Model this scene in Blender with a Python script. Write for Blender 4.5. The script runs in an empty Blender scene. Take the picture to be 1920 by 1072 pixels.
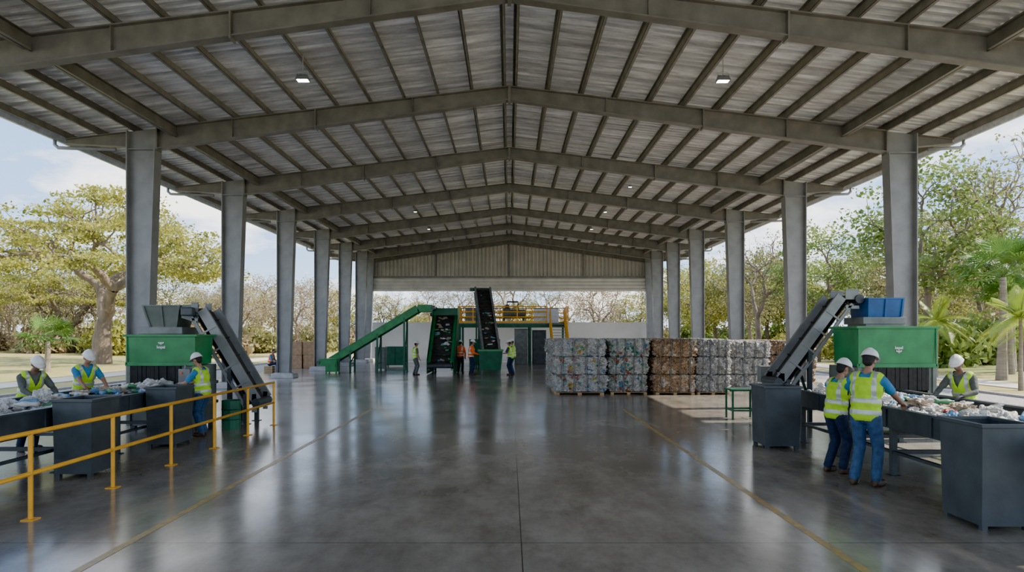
import bpy, math, random
import numpy as np
from mathutils import Vector, Matrix, noise
R = random.Random(7)
SC = bpy.context.scene
COL = SC.collection

# ------------------------------------------------------------ materials
def new_mat(name):
    m = bpy.data.materials.new(name); m.use_nodes = True
    nt = m.node_tree
    b = nt.nodes['Principled BSDF']
    return m, nt, b
def L(nt, a, b): nt.links.new(a, b)
def ramp(nt, stops, interp='LINEAR'):
    r = nt.nodes.new('ShaderNodeValToRGB'); cr = r.color_ramp; cr.interpolation = interp
    while len(cr.elements) < len(stops): cr.elements.new(0.5)
    for e, (p, c) in zip(cr.elements, stops):
        e.position = p; e.color = (c[0], c[1], c[2], 1)
    return r
def mat(name, c, rough=.6, metal=0., var=.18, scale=5, bump=0., bscale=40, c2=None, stretch=None, spec=None, transl=0, emit=0):
    m, nt, b = new_mat(name)
    tc = nt.nodes.new('ShaderNodeTexCoord'); mp = nt.nodes.new('ShaderNodeMapping')
    L(nt, tc.outputs['Object'], mp.inputs[0])
    if stretch: mp.inputs['Scale'].default_value = stretch
    n = nt.nodes.new('ShaderNodeTexNoise'); n.inputs['Scale'].default_value = scale; n.inputs['Detail'].default_value = 6
    L(nt, mp.outputs[0], n.inputs['Vector'])
    a = [x*(1-var) for x in c]; d = c2 if c2 else [min(1, x*(1+var)) for x in c]
    r = ramp(nt, [(.32, a), (.68, d)]); L(nt, n.outputs[0], r.inputs[0])
    L(nt, r.outputs[0], b.inputs['Base Color'])
    b.inputs['Roughness'].default_value = rough; b.inputs['Metallic'].default_value = metal
    if spec is not None: b.inputs['Specular IOR Level'].default_value = spec
    if bump:
        n2 = nt.nodes.new('ShaderNodeTexNoise'); n2.inputs['Scale'].default_value = bscale; n2.inputs['Detail'].default_value = 4
        L(nt, mp.outputs[0], n2.inputs['Vector'])
        bp = nt.nodes.new('ShaderNodeBump'); bp.inputs['Strength'].default_value = bump; bp.inputs['Distance'].default_value = .02
        L(nt, n2.outputs[0], bp.inputs['Height']); L(nt, bp.outputs[0], b.inputs['Normal'])
    if transl:
        t = nt.nodes.new('ShaderNodeBsdfTranslucent'); L(nt, r.outputs[0], t.inputs[0])
        mx = nt.nodes.new('ShaderNodeMixShader'); mx.inputs[0].default_value = transl
        out = nt.nodes['Material Output']
        L(nt, b.outputs[0], mx.inputs[1]); L(nt, t.outputs[0], mx.inputs[2]); L(nt, mx.outputs[0], out.inputs[0])
    if emit:
        b.inputs['Emission Color'].default_value = (1, .98, .92, 1); b.inputs['Emission Strength'].default_value = emit
    return m

M = {}
M['steel'] = mat('grey_primer_steel', (.185, .172, .152), .5, .15, .2, 2.5, .1, 30)
M['column'] = mat('grey_column_paint', (.255, .255, .25), .45, .15, .15, 2, .08, 30)
M['purlin'] = mat('purlin_steel', (.21, .195, .17), .5, .2, .2, 3)
M['galv'] = mat('galvanised', (.5, .52, .54), .4, .5, .15, 8)
M['concrete'] = mat('concrete', (.42, .41, .39), .85, 0, .15, 6, .3, 50)
M['dark'] = mat('slate_paint', (.056, .067, .074), .42, .1, .25, 4, .05, 30)
M['darkbin'] = mat('bin_paint', (.052, .063, .069), .5, .05, .22, 3, .08, 25)
M['green'] = mat('green_paint', (.02, .21, .065), .38, .05, .2, 3, .04, 20)
M['dgreen'] = mat('dark_green_paint', (.012, .10, .05), .45, .1, .25, 3)
M['greygreen'] = mat('grey_green_paint', (.15, .175, .155), .5, .1, .2, 3)
M['mgrey'] = mat('machine_grey', (.19, .20, .20), .45, .2, .2, 4)
M['frame'] = mat('conveyor_frame_grey', (.25, .26, .26), .45, .15, .15, 4)
M['blue'] = mat('blue_paint', (.015, .11, .34), .4, .05, .2, 3)
M['rubber'] = mat('rubber', (.022, .021, .02), .75, 0, .3, 10, .2, 40)
M['belt'] = mat('belt_rubber', (.045, .042, .038), .8, 0, .4, 5, .2, 30)
M['yellow'] = mat('yellow_paint', (.80, .39, .018), .38, 0, .1, 6)
M['white'] = mat('white_paint', (.8, .8, .78), .5, 0, .05, 3)
M['wallwhite'] = mat('white_wall', (.74, .75, .75), .8, 0, .05, .7)
M['gable'] = mat('beige_sheet', (.44, .41, .34), .5, .1, .12, 1.5)
M['band'] = mat('eaves_louvre_sheet', (.66, .64, .58), .45, .1, .12, 1.5)
M['wood'] = mat('pallet_wood', (.42, .28, .14), .8, 0, .3, 8, .2, 60, stretch=(1, 8, 8))
M['cardbox'] = mat('cardboard', (.36, .22, .12), .85, 0, .2, 5, .15, 30)
M['led'] = mat('led_lens', (1, 1, 1), .3, emit=14)
M['chrome'] = mat('roller_steel', (.5, .5, .5), .3, .9, .1)
M['orange'] = mat('orange_cloth', (.85, .12, .012), .8, 0, .12, 12, .3, 30)
M['lime'] = mat('lime_hi_vis', (.44, .74, .015), .8, 0, .12, 10, .35, 22)
M['reflect'] = mat('reflective_tape', (.46, .50, .46), .4, .3, .05)
M['skin'] = mat('skin', (.33, .17, .105), .55, 0, .08, 10)
M['skin2'] = mat('skin_dark', (.18, .09, .055), .55, 0, .08, 10)
M['hair'] = mat('hair', (.015, .012, .01), .7, 0, .3, 60, .4, 90)
M['jeans'] = mat('denim', (.035, .08, .165), .85, 0, .3, 14, .5, 16)
M['jeansd'] = mat('dark_denim', (.013, .024, .055), .85, 0, .3, 14, .5, 16)
M['shirtblue'] = mat('blue_shirt', (.03, .20, .40), .85, 0, .15, 10, .5, 14)
M['shirtgrey'] = mat('grey_shirt', (.09, .10, .09), .85, 0, .2, 10, .5, 14)
M['shirtnavy'] = mat('navy_shirt', (.03, .05, .10), .85, 0, .2, 10, .5, 14)
M['boot'] = mat('boot_leather', (.06, .035, .02), .6, 0, .3, 14, .2, 30)
M['glove'] = mat('work_glove', (.12, .12, .13), .8, 0, .3, 20)
M['hat'] = mat('white_helmet', (.75, .75, .73), .3, 0, .02, 3)
M['eye'] = mat('eye_dark', (.03, .02, .015), .2)
M['lip'] = mat('lips', (.28, .10, .08), .5)
M['bark'] = mat('bark', (.20, .155, .115), .95, 0, .35, 3, .6, 12, stretch=(1, 1, .35))
M['palmbark'] = mat('palm_bark', (.26, .22, .17), .95, 0, .25, 2, .5, 10, stretch=(1, 1, 5))
M['leafy'] = mat('leaf_yellow_green', (.24, .28, .04), .6, 0, .3, .5, c2=(.50, .46, .10), transl=.4)
M['leafg'] = mat('leaf_green', (.11, .20, .035), .55, 0, .35, .5, c2=(.32, .40, .09), transl=.4)
M['leafo'] = mat('leaf_olive', (.20, .22, .065), .6, 0, .35, .5, c2=(.40, .37, .14), transl=.35)
M['leafdry'] = mat('leaf_dry', (.32, .24, .13), .8, 0, .3, .5, c2=(.50, .41, .24), transl=.3)
M['palm'] = mat('palm_leaf', (.05, .16, .02), .45, 0, .3, .8, c2=(.17, .29, .05), transl=.3)
M['palmy'] = mat('palm_leaf_light', (.22, .36, .03), .45, 0, .3, .8, c2=(.44, .50, .06), transl=.35)
M['gravel'] = mat('gravel', (.32, .305, .28), .95, 0, .45, 14, .9, 22)
M['path'] = mat('path_paving', (.56, .52, .44), .9, 0, .1, 1, .1, 20)
M['bagw'] = mat('white_bag', (.62, .62, .61), .4, 0, .15, 6, .6, 14)
M['bagb'] = mat('blue_bag', (.15, .32, .52), .35, 0, .2, 6, .5, 14)
M['bagr'] = mat('red_bag', (.55, .10, .06), .4, 0, .2, 6, .5, 14)
M['bagc'] = mat('beige_bag', (.46, .38, .29), .45, 0, .2, 6, .5, 14)
M['bagg'] = mat('green_plastic', (.09, .30, .14), .35, 0, .2, 6, .5, 14)
M['bagk'] = mat('black_bag', (.04, .04, .045), .3, 0, .2, 6, .5, 14)
M['strap'] = mat('strap_wire', (.12, .12, .12), .4, .6)

# ground
def ground_mat():
    m, nt, b = new_mat('dry_grass')
    tc = nt.nodes.new('ShaderNodeTexCoord')
    n = nt.nodes.new('ShaderNodeTexNoise'); n.inputs['Scale'].default_value = .09; n.inputs['Detail'].default_value = 9; n.inputs['Roughness'].default_value = .65
    L(nt, tc.outputs['Object'], n.inputs['Vector'])
    r = ramp(nt, [(.35, (.22, .26, .06)), (.5, (.40, .35, .12)), (.68, (.54, .43, .23))]); L(nt, n.outputs[0], r.inputs[0])
    n2 = nt.nodes.new('ShaderNodeTexNoise'); n2.inputs['Scale'].default_value = 6; n2.inputs['Detail'].default_value = 6
    L(nt, tc.outputs['Object'], n2.inputs['Vector'])
    mx = nt.nodes.new('ShaderNodeMix'); mx.data_type = 'RGBA'; mx.blend_type = 'MULTIPLY'; mx.inputs[0].default_value = .35
    L(nt, r.outputs[0], mx.inputs[6]); L(nt, n2.outputs[0], mx.inputs[7]); L(nt, mx.outputs[2], b.inputs['Base Color'])
    b.inputs['Roughness'].default_value = .95
    bp = nt.nodes.new('ShaderNodeBump'); bp.inputs['Strength'].default_value = .8; L(nt, n2.outputs[0], bp.inputs['Height']); L(nt, bp.outputs[0], b.inputs['Normal'])
    return m
M['ground'] = ground_mat()

def floor_mat():
    m, nt, b = new_mat('polished_concrete')
    tc = nt.nodes.new('ShaderNodeTexCoord')
    def N(s, d=8, ro=.6, sc=None):
        mp = nt.nodes.new('ShaderNodeMapping'); L(nt, tc.outputs['Object'], mp.inputs[0])
        if sc: mp.inputs['Scale'].default_value = sc
        n = nt.nodes.new('ShaderNodeTexNoise'); n.inputs['Scale'].default_value = s; n.inputs['Detail'].default_value = d; n.inputs['Roughness'].default_value = ro
        L(nt, mp.outputs[0], n.inputs['Vector']); return n
    n1 = N(.35, 8, .6); n2 = N(1.6, 10, .7, (1, .5, 1)); n3 = N(.6, 3, .5)
    r1 = ramp(nt, [(.3, (.22, .20, .172)), (.7, (.38, .352, .305))]); L(nt, n1.outputs[0], r1.inputs[0])
    r2 = ramp(nt, [(.34, (.50, .49, .47)), (.62, (1.0, 1.0, 1.0))]); L(nt, n2.outputs[0], r2.inputs[0])
    mx = nt.nodes.new('ShaderNodeMix'); mx.data_type = 'RGBA'; mx.blend_type = 'MULTIPLY'; mx.inputs[0].default_value = 1
    L(nt, r1.outputs[0], mx.inputs[6]); L(nt, r2.outputs[0], mx.inputs[7])
    sp = nt.nodes.new('ShaderNodeSeparateXYZ'); L(nt, tc.outputs['Object'], sp.inputs[0])
    def MT(op, a, b_=None, c=None):
        k = nt.nodes.new('ShaderNodeMath'); k.operation = op
        for i, v in enumerate((a, b_, c)):
            if v is None: continue
            if isinstance(v, (int, float)): k.inputs[i].default_value = v
            else: L(nt, v, k.inputs[i])
        return k.outputs[0]
    def joint(sock, off, period, w):
        s = MT('ADD', sock, -off + period/2)
        f = MT('FLOORED_MODULO', s, period)
        d = MT('ABSOLUTE', MT('SUBTRACT', f, period/2))
        return MT('LESS_THAN', d, w)
    j = MT('MAXIMUM', joint(sp.outputs[0], .12, 9.0, .006), joint(sp.outputs[1], 6.85, 6.0, .006))
    mj = nt.nodes.new('ShaderNodeMix'); mj.data_type = 'RGBA'; L(nt, j, mj.inputs[0]); L(nt, mx.outputs[2], mj.inputs[6]); mj.inputs[7].default_value = (.03, .03, .03, 1)
    L(nt, mj.outputs[2], b.inputs['Base Color'])
    rr = nt.nodes.new('ShaderNodeMapRange'); rr.inputs['From Min'].default_value = .3; rr.inputs['From Max'].default_value = .7
    rr.inputs['To Min'].default_value = .14; rr.inputs['To Max'].default_value = .22
    L(nt, n3.outputs[0], rr.inputs[0]); L(nt, rr.outputs[0], b.inputs['Roughness'])
    b.inputs['Specular IOR Level'].default_value = .95
    bp = nt.nodes.new('ShaderNodeBump'); bp.inputs['Strength'].default_value = .02; bp.inputs['Distance'].default_value = .01
    L(nt, n2.outputs[0], bp.inputs['Height']); L(nt, bp.outputs[0], b.inputs['Normal'])
    return m
M['floor'] = floor_mat()

def roof_mat():
    m, nt, b = new_mat('galvalume_roof')
    tc = nt.nodes.new('ShaderNodeTexCoord'); mp = nt.nodes.new('ShaderNodeMapping'); L(nt, tc.outputs['Object'], mp.inputs[0])
    mp.inputs['Scale'].default_value = (.22, 2.6, .22)
    n = nt.nodes.new('ShaderNodeTexNoise'); n.inputs['Scale'].default_value = 1.6; n.inputs['Detail'].default_value = 8; n.inputs['Roughness'].default_value = .75
    L(nt, mp.outputs[0], n.inputs['Vector'])
    r = ramp(nt, [(.34, (.24, .23, .21)), (.5, (.46, .445, .42)), (.66, (.80, .78, .74))]); L(nt, n.outputs[0], r.inputs[0]); L(nt, r.outputs[0], b.inputs['Base Color'])  # bright and dark streaks put the sheeting's reflections into its colour
    b.inputs['Metallic'].default_value = .25; b.inputs['Roughness'].default_value = .36
    t = nt.nodes.new('ShaderNodeBsdfTranslucent'); L(nt, r.outputs[0], t.inputs[0])
    ms = nt.nodes.new('ShaderNodeMixShader'); ms.inputs[0].default_value = .025
    out = nt.nodes['Material Output']; L(nt, b.outputs[0], ms.inputs[1]); L(nt, t.outputs[0], ms.inputs[2]); L(nt, ms.outputs[0], out.inputs[0])
    return m
M['roof'] = roof_mat()

def line_mat():
    m, nt, b = new_mat('worn_yellow_line')
    tc = nt.nodes.new('ShaderNodeTexCoord'); n = nt.nodes.new('ShaderNodeTexNoise'); n.inputs['Scale'].default_value = 5; n.inputs['Detail'].default_value = 8; n.inputs['Roughness'].default_value = .75
    L(nt, tc.outputs['Object'], n.inputs['Vector'])
    r = ramp(nt, [(.40, (.24, .21, .15)), (.60, (.60, .38, .07))]); L(nt, n.outputs[0], r.inputs[0]); L(nt, r.outputs[0], b.inputs['Base Color'])
    b.inputs['Roughness'].default_value = .3
    return m
M['line'] = line_mat()

def bale_mat(name, stops, sc=9, dk=.28):
    m, nt, b = new_mat(name)
    tc = nt.nodes.new('ShaderNodeTexCoord')
    n = nt.nodes.new('ShaderNodeTexNoise'); n.inputs['Scale'].default_value = 5; n.inputs['Detail'].default_value = 3
    L(nt, tc.outputs['Object'], n.inputs['Vector'])
    mxv = nt.nodes.new('ShaderNodeMix'); mxv.data_type = 'RGBA'; mxv.inputs[0].default_value = .3
    L(nt, tc.outputs['Object'], mxv.inputs[6]); L(nt, n.outputs['Color'], mxv.inputs[7])
    v = nt.nodes.new('ShaderNodeTexVoronoi'); v.inputs['Scale'].default_value = sc
    L(nt, mxv.outputs[2], v.inputs['Vector'])
    sp = nt.nodes.new('ShaderNodeSeparateColor'); L(nt, v.outputs['Color'], sp.inputs[0])
    r = ramp(nt, stops, 'CONSTANT'); L(nt, sp.outputs[0], r.inputs[0])
    v2 = nt.nodes.new('ShaderNodeTexVoronoi'); v2.inputs['Scale'].default_value = sc*2.6; L(nt, mxv.outputs[2], v2.inputs['Vector'])
    r2 = ramp(nt, [(0, (1, 1, 1)), (.8, (dk, dk, dk))]); L(nt, v2.outputs['Distance'], r2.inputs[0])
    mx = nt.nodes.new('ShaderNodeMix'); mx.data_type = 'RGBA'; mx.blend_type = 'MULTIPLY'; mx.inputs[0].default_value = .7
    L(nt, r.outputs[0], mx.inputs[6]); L(nt, r2.outputs[0], mx.inputs[7]); L(nt, mx.outputs[2], b.inputs['Base Color'])
    b.inputs['Roughness'].default_value = .4
    bp = nt.nodes.new('ShaderNodeBump'); bp.inputs['Strength'].default_value = 1; bp.inputs['Distance'].default_value = .05
    L(nt, v2.outputs['Distance'], bp.inputs['Height']); L(nt, bp.outputs[0], b.inputs['Normal'])
    return m
W1 = (.82, .81, .78); G1 = (.52, .52, .50)
M['bale_pet'] = bale_mat('mixed_plastic_bale', [(0, W1), (.22, G1), (.34, (.70, .72, .72)), (.5, (.20, .50, .38)), (.55, (.80, .75, .66)), (.68, (.12, .30, .55)), (.72, (.62, .18, .10)), (.765, W1), (.92, (.76, .54, .16)), (.955, G1)], 11)
M['bale_green'] = bale_mat('tinted_plastic_bale', [(0, (.72, .73, .68)), (.2, (.46, .58, .48)), (.33, W1), (.50, (.10, .38, .22)), (.58, (.70, .64, .52)), (.72, (.60, .18, .10)), (.78, (.75, .75, .72)), (.93, (.15, .35, .52))], 11)
M['bale_card'] = bale_mat('cardboard_bale', [(0, (.50, .33, .19)), (.25, (.38, .24, .14)), (.45, (.60, .42, .27)), (.65, (.70, .59, .46)), (.76, (.45, .30, .17)), (.93, (.72, .68, .60))], 7)
M['bale_paper'] = bale_mat('paper_bale', [(0, (.62, .61, .58)), (.2, (.80, .79, .76)), (.42, (.48, .47, .45)), (.6, (.70, .66, .58)), (.75, (.85, .84, .82)), (.95, (.42, .46, .52))], 13)

# ------------------------------------------------------------ mesh builder
class MB:
    def __init__(s): s.V = []; s.F = []; s.I = []
    def add(s, vs, fs, mi=0):
        o = len(s.V); s.V += [tuple(v) for v in vs]; s.F += [tuple(i+o for i in f) for f in fs]; s.I += [mi]*len(fs)
    def box(s, x0, x1, y0, y1, z0, z1, mi=0):
        s.add([(x0,y0,z0),(x1,y0,z0),(x1,y1,z0),(x0,y1,z0),(x0,y0,z1),(x1,y0,z1),(x1,y1,z1),(x0,y1,z1)],
              [(0,3,2,1),(4,5,6,7),(0,1,5,4),(1,2,6,5),(2,3,7,6),(3,0,4,7)], mi)
    def frustum(s, cx, cy, z0, z1, a0, b0, a1, b1, mi=0, cap=True):
        vs = [(cx-a0,cy-b0,z0),(cx+a0,cy-b0,z0),(cx+a0,cy+b0,z0),(cx-a0,cy+b0,z0),(cx-a1,cy-b1,z1),(cx+a1,cy-b1,z1),(cx+a1,cy+b1,z1),(cx-a1,cy+b1,z1)]
        f = [(0,1,5,4),(1,2,6,5),(2,3,7,6),(3,0,4,7)]
        if cap: f += [(0,3,2,1),(4,5,6,7)]
        s.add(vs, f, mi)
    def beam(s, p, q, w, h, side=(1,0,0), mi=0):
        p = Vector(p); q = Vector(q); d = (q-p).normalized(); sd = Vector(side); sd = (sd-d*sd.dot(d)).normalized(); u = sd.cross(d).normalized()
        a = sd*w/2; b = u*h/2
        s.add([p-a-b,p+a-b,p+a+b,p-a+b,q-a-b,q+a-b,q+a+b,q-a+b],[(0,3,2,1),(4,5,6,7),(0,1,5,4),(1,2,6,5),(2,3,7,6),(3,0,4,7)], mi)
    def prism(s, poly, a, b, mi=0, plane='xz'):
        n = len(poly)
        def P(u, v, t): return (u, t, v) if plane == 'xz' else ((t, u, v) if plane == 'yz' else (u, v, t))
        vs = [P(u, v, a) for u, v in poly]+[P(u, v, b) for u, v in poly]
        fs = [tuple(range(n)), tuple(range(2*n-1, n-1, -1))]+[(i, (i+1) % n+0, (i+1) % n+n, i+n) for i in range(n)]
        s.add(vs, fs, mi)
    def tube(s, pts, rs, n=8, mi=0, cap=True):
        pts = [Vector(p) for p in pts]
        if isinstance(rs, (int, float)): rs = [rs]*len(pts)
        vs = []; fs = []
        ref = None
        for i, p in enumerate(pts):
            d = (pts[min(i+1, len(pts)-1)]-pts[max(i-1, 0)]).normalized()
            if ref is None: ref = Vector((1,0,0)) if abs(d.x) < .8 else Vector((0,1,0))
            a = (ref-d*ref.dot(d)).normalized(); b = d.cross(a); ref = a
            for k in range(n):
                t = 2*math.pi*k/n; vs.append(p+(a*math.cos(t)+b*math.sin(t))*rs[i])
        for i in range(len(pts)-1):
            for k in range(n):
                fs.append((i*n+k, i*n+(k+1) % n, (i+1)*n+(k+1) % n, (i+1)*n+k))
        if cap: fs += [tuple(range(n-1, -1, -1)), tuple((len(pts)-1)*n+k for k in range(n))]
        s.add(vs, fs, mi)
    def lathe(s, prof, n=16, axis=Matrix.Identity(4), mi=0):
        vs = [axis @ Vector((r*math.cos(2*math.pi*k/n), r*math.sin(2*math.pi*k/n), z)) for r, z in prof for k in range(n)]
        fs = [(i*n+k, i*n+(k+1) % n, (i+1)*n+(k+1) % n, (i+1)*n+k) for i in range(len(prof)-1) for k in range(n)]
        s.add(vs, fs, mi)
    def build(s, name, mats, parent=None, smooth=False, bevel=0, origin=None, mod=True):
        if not isinstance(mats, (list, tuple)): mats = [mats]
        o = Vector(origin) if origin is not None else (parent.location.copy() if parent else Vector((0,0,0)))
        me = bpy.data.meshes.new(name)
        me.from_pydata([(v[0]-o.x, v[1]-o.y, v[2]-o.z) for v in s.V], [], s.F)
        for m in mats: me.materials.append(M[m] if isinstance(m, str) else m)
        me.polygons.foreach_set('material_index', s.I)
        if smooth: me.polygons.foreach_set('use_smooth', [True]*len(s.F))
        me.update()
        ob = bpy.data.objects.new(name, me); COL.objects.link(ob)
        if parent: ob.parent = parent
        else: ob.location = o
        if bevel:
            b = ob.modifiers.new('bevel', 'BEVEL'); b.width = bevel; b.segments = 2; b.limit_method = 'ANGLE'
        return ob
def tag(ob, label, cat, group=None, kind=None):
    ob['label'] = label; ob['category'] = cat
    if group: ob['group'] = group
    if kind: ob['kind'] = kind
    return ob
def thing(name, label, cat, loc=(0,0,0), group=None):
    e = bpy.data.objects.new(name, None); e.empty_display_size = .3; COL.objects.link(e); e.location = loc
    return tag(e, label, cat, group)
def struct(ob, cat='structure'):
    ob['kind'] = 'structure'; return ob
def copy_thing(src, loc, rotz=0, scale=None, label=None):
    n = src.copy(); COL.objects.link(n); n.location = loc; n.rotation_euler = (0, 0, rotz)
    if scale is not None: n.scale = scale if isinstance(scale, (tuple, list)) else (scale,)*3
    if label: n['label'] = label
    for c in src.children:
        k = c.copy(); k.parent = n; COL.objects.link(k)
        for g in c.children:
            h = g.copy(); h.parent = k; COL.objects.link(h)
    return n

# ------------------------------------------------------------ ground / floor
def gz(x, y):
    d = max(abs(x)-18, y-58, 0); return -.07 + min(d*.02, .9)
mb = MB(); n = 90
xs = [-160+320*i/n for i in range(n+1)]; ys = [-30+250*i/n for i in range(n+1)]
vs = [(x, y, gz(x, y) - (.25 if abs(x) < 14 and y < 60 else 0)) for y in ys for x in xs]
mb.add(vs, [(j*(n+1)+i, j*(n+1)+i+1, (j+1)*(n+1)+i+1, (j+1)*(n+1)+i) for j in range(n) for i in range(n)])
g = mb.build('ground', 'ground', smooth=True); g['kind'] = 'structure'
mb = MB(); mb.box(-13.4, 13.4, -6, 53.5, -.3, 0)
struct(mb.build('floor', 'floor'))
for sx in (-1, 1):
    mb = MB(); a, b = sorted((sx*13.45, sx*16.8)); mb.box(a, b, -6, 60, -.12, -.02)
    tag(mb.build('gravel_strip', 'gravel'), 'loose grey gravel strip beside the concrete slab', 'gravel', kind='stuff')
    mb = MB(); a, b = sorted((sx*19.5, sx*23.0)); mb.box(a, b, -6, 75, -.1, -.0)
    tag(mb.build('footpath', 'path', origin=(sx*21, 30, 0)), 'pale paved path through dry grass', 'path')
    mb = MB(); a, b = sorted((sx*16.82, sx*16.97)); mb.box(a, b, -6, 60, -.15, .06)
    tag(mb.build('kerb', 'concrete', origin=(sx*16.9, 30, 0)), 'low concrete kerb along the gravel', 'kerb')
for x in (-3.82, 3.15):
    mb = MB(); mb.box(x-.045, x+.045, 2, 19, .001, .003)
    tag(mb.build('floor_marking', 'line', origin=(x, 12, 0)), 'worn yellow painted line on the concrete floor', 'floor marking', 'painted lane lines')

# ------------------------------------------------------------ building
FR = [13.8, 19.8, 26.3, 32.5, 38.7, 44.2, 49.0, 51.4]
OFF = {(-1, 13.8): .85, (1, 13.8): .85, (1, 19.8): .72, (1, 26.3): .36, (1, 32.5): .12}
SL = .118; RZ = 9.25
def roofz(x): return RZ-SL*abs(x)
Y0, Y1 = -5, 52.0
for D in FR:
    for sx in (-1, 1):
        mb = MB(); of = OFF.get((sx, D), 0); xi = 10.2+of; xb = 10.44+of; xo = 11.0+of
        bot = lambda x: 8.85-(8.85-7.45)*x/10.15
        mb.prism([(sx*.0, RZ), (sx*xi, roofz(xi)), (sx*xi, bot(xi)), (0, 8.85)], D-.012, D+.012)
        sd = (0, 1, 0)
        mb.beam((0, D, RZ-.015), (sx*xi, D, roofz(xi)-.015), .26, .028, sd)
        mb.beam((0, D, 8.85), (sx*xi, D, bot(xi)), .26, .028, sd)
        for px_ in (.02, 5.6, xi-.03):
            mb.box(min(sx*(px_-.02), sx*(px_+.02)), max(sx*(px_-.02), sx*(px_+.02)), D-.14, D+.14, bot(px_)-.07, roofz(px_)-.002)
        for px_ in (2.8, 8.0):
            mb.box(sx*px_-.008, sx*px_+.008, D-.12, D+.12, bot(px_), roofz(px_)-.01)
        tag(mb.build('rafter_beam', 'steel', origin=(sx*5, D, 8.2)), 'grey steel I-section rafter beam with bolted splice plate', 'beam', 'portal frame rafters')
        th = thing('steel_column', 'tapered grey steel I-section column on a concrete plinth', 'column', (sx*(10.7+of), D, 0), 'portal frame columns')
        mb = MB(); zb_ = bot(xi)
        mb.prism([(sx*xo, .25), (sx*xb, .25), (sx*xi, zb_-.05), (sx*xi, roofz(xi)-.01), (sx*xo, roofz(xo)-.01)], D-.012, D+.012)
        mb.beam((sx*xo, D, .25), (sx*xo, D, roofz(xo)-.01), .4, .03, sd)
        mb.beam((sx*xb, D, .25), (sx*xi, D, zb_-.03), .4, .03, sd)
        mb.box(min(sx*xi, sx*xo), max(sx*xi, sx*xo), D-.17, D+.17, zb_-.047, zb_-.023)
        mb.box(min(sx*(xb-.08), sx*(xo+.08)), max(sx*(xb-.08), sx*(xo+.08)), D-.22, D+.22, .22, .25)
        mb.build('column_shaft', 'column', th)
        mb = MB()
        mb.prism([(sx*xo, roofz(xo)-.01), (sx*12.85, roofz(12.85)-.01), (sx*12.85, 7.6), (sx*xo, 7.5)], D-.01, D+.01)
        mb.beam((sx*xo, D, 7.5), (sx*12.85, D, 7.6), .2, .02, sd)
        mb.beam((sx*xo, D, roofz(xo)-.02), (sx*12.85, D, roofz(12.85)-.02), .2, .02, sd)
        mb.build('cantilever_bracket', 'steel', th)
        mb = MB(); mb.frustum(sx*(10.7+of), D, 0, .22, .55, .42, .5, .38)
        mb.build('base_plinth', 'concrete', th, bevel=.02)
# purlins
px_list = [.16]+[1.1+.98*i for i in range(12)]+[12.82]
for sx in (-1, 1):
    for x in px_list:
        mb = MB(); zt = roofz(x); X = sx*x; h = .2
        mb.box(X-.004, X+.004, Y0, Y1, zt, zt+h); mb.box(X-.004, X+.065, Y0, Y1, zt, zt+.006); mb.box(X-.06, X+.004, Y0, Y1, zt+h-.006, zt+h)
        mb.box(X+.057, X+.065, Y0, Y1, zt, zt+.03)
        tag(mb.build('roof_purlin', 'purlin', origin=(X, 23, zt)), 'long thin grey steel roof purlin', 'purlin', 'roof purlins')
    ys_ = [Y0]+FR
    for a, b in zip(ys_[:-1], ys_[1:]):
        X = sx*9.65; zt = roofz(9.65)-.03; mb = MB()
        mb.box(X-.01, X+.01, a+.02, b-.02, zt-.3, zt); mb.box(X-.09, X+.09, a+.14, b-.14, zt-.3, zt-.285); mb.box(X-.09, X+.09, a+.14, b-.14, zt-.015, zt)
        tag(mb.build('eave_strut', 'steel', origin=(X, (a+b)/2, zt-.3)), 'grey steel strut tying two portal frames', 'beam', 'eave struts')
# roof sheet
mb = MB(); pitch = .25; N = int((Y1-Y0)/pitch)
for sx in (-1, 1):
    vs = []
    for k in range(N):
        y = Y0+k*pitch
        for (dy, dz) in ((0, 0), (.11, 0), (.145, .06), (.215, .06)):
            for x in (0.0, 13.0): vs.append((sx*x, y+dy, roofz(x)+.205+dz))
    rows = N*4
    mb.add(vs, [(2*i, 2*i+1, 2*i+3, 2*i+2) for i in range(rows-1)])
struct(mb.build('ceiling', 'roof'))
# gutters
for sx in (-1, 1):
    th = thing('roof_gutter', 'grey metal eaves gutter with outlet elbows', 'gutter', (sx*13.02, 23, 7.6))
    mb = MB(); vs = []; prof = [(-.09, .08), (-.085, 0), (-.04, -.07), (.04, -.07), (.085, 0), (.09, .08)]
    for y in (Y0, Y1): vs += [(sx*13.05+a, y, 7.72+b) for a, b in prof]
    mb.add(vs, [(i, i+1, i+7, i+6) for i in range(5)]); mb.build('gutter_trough', 'galv', th)
    for D in FR[1:-1]:
        mb = MB(); mb.tube([(sx*13.05, D-.2, 7.64), (sx*13.05, D-.2, 7.52), (sx*12.95, D-.2, 7.43), (sx*12.7, D-.2, 7.42), (sx*(11.3+OFF.get((sx, D), 0)), D-.2, 7.38)], .05, 10)
        mb.build('outlet_pipe', 'column', th, smooth=True)
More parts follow.
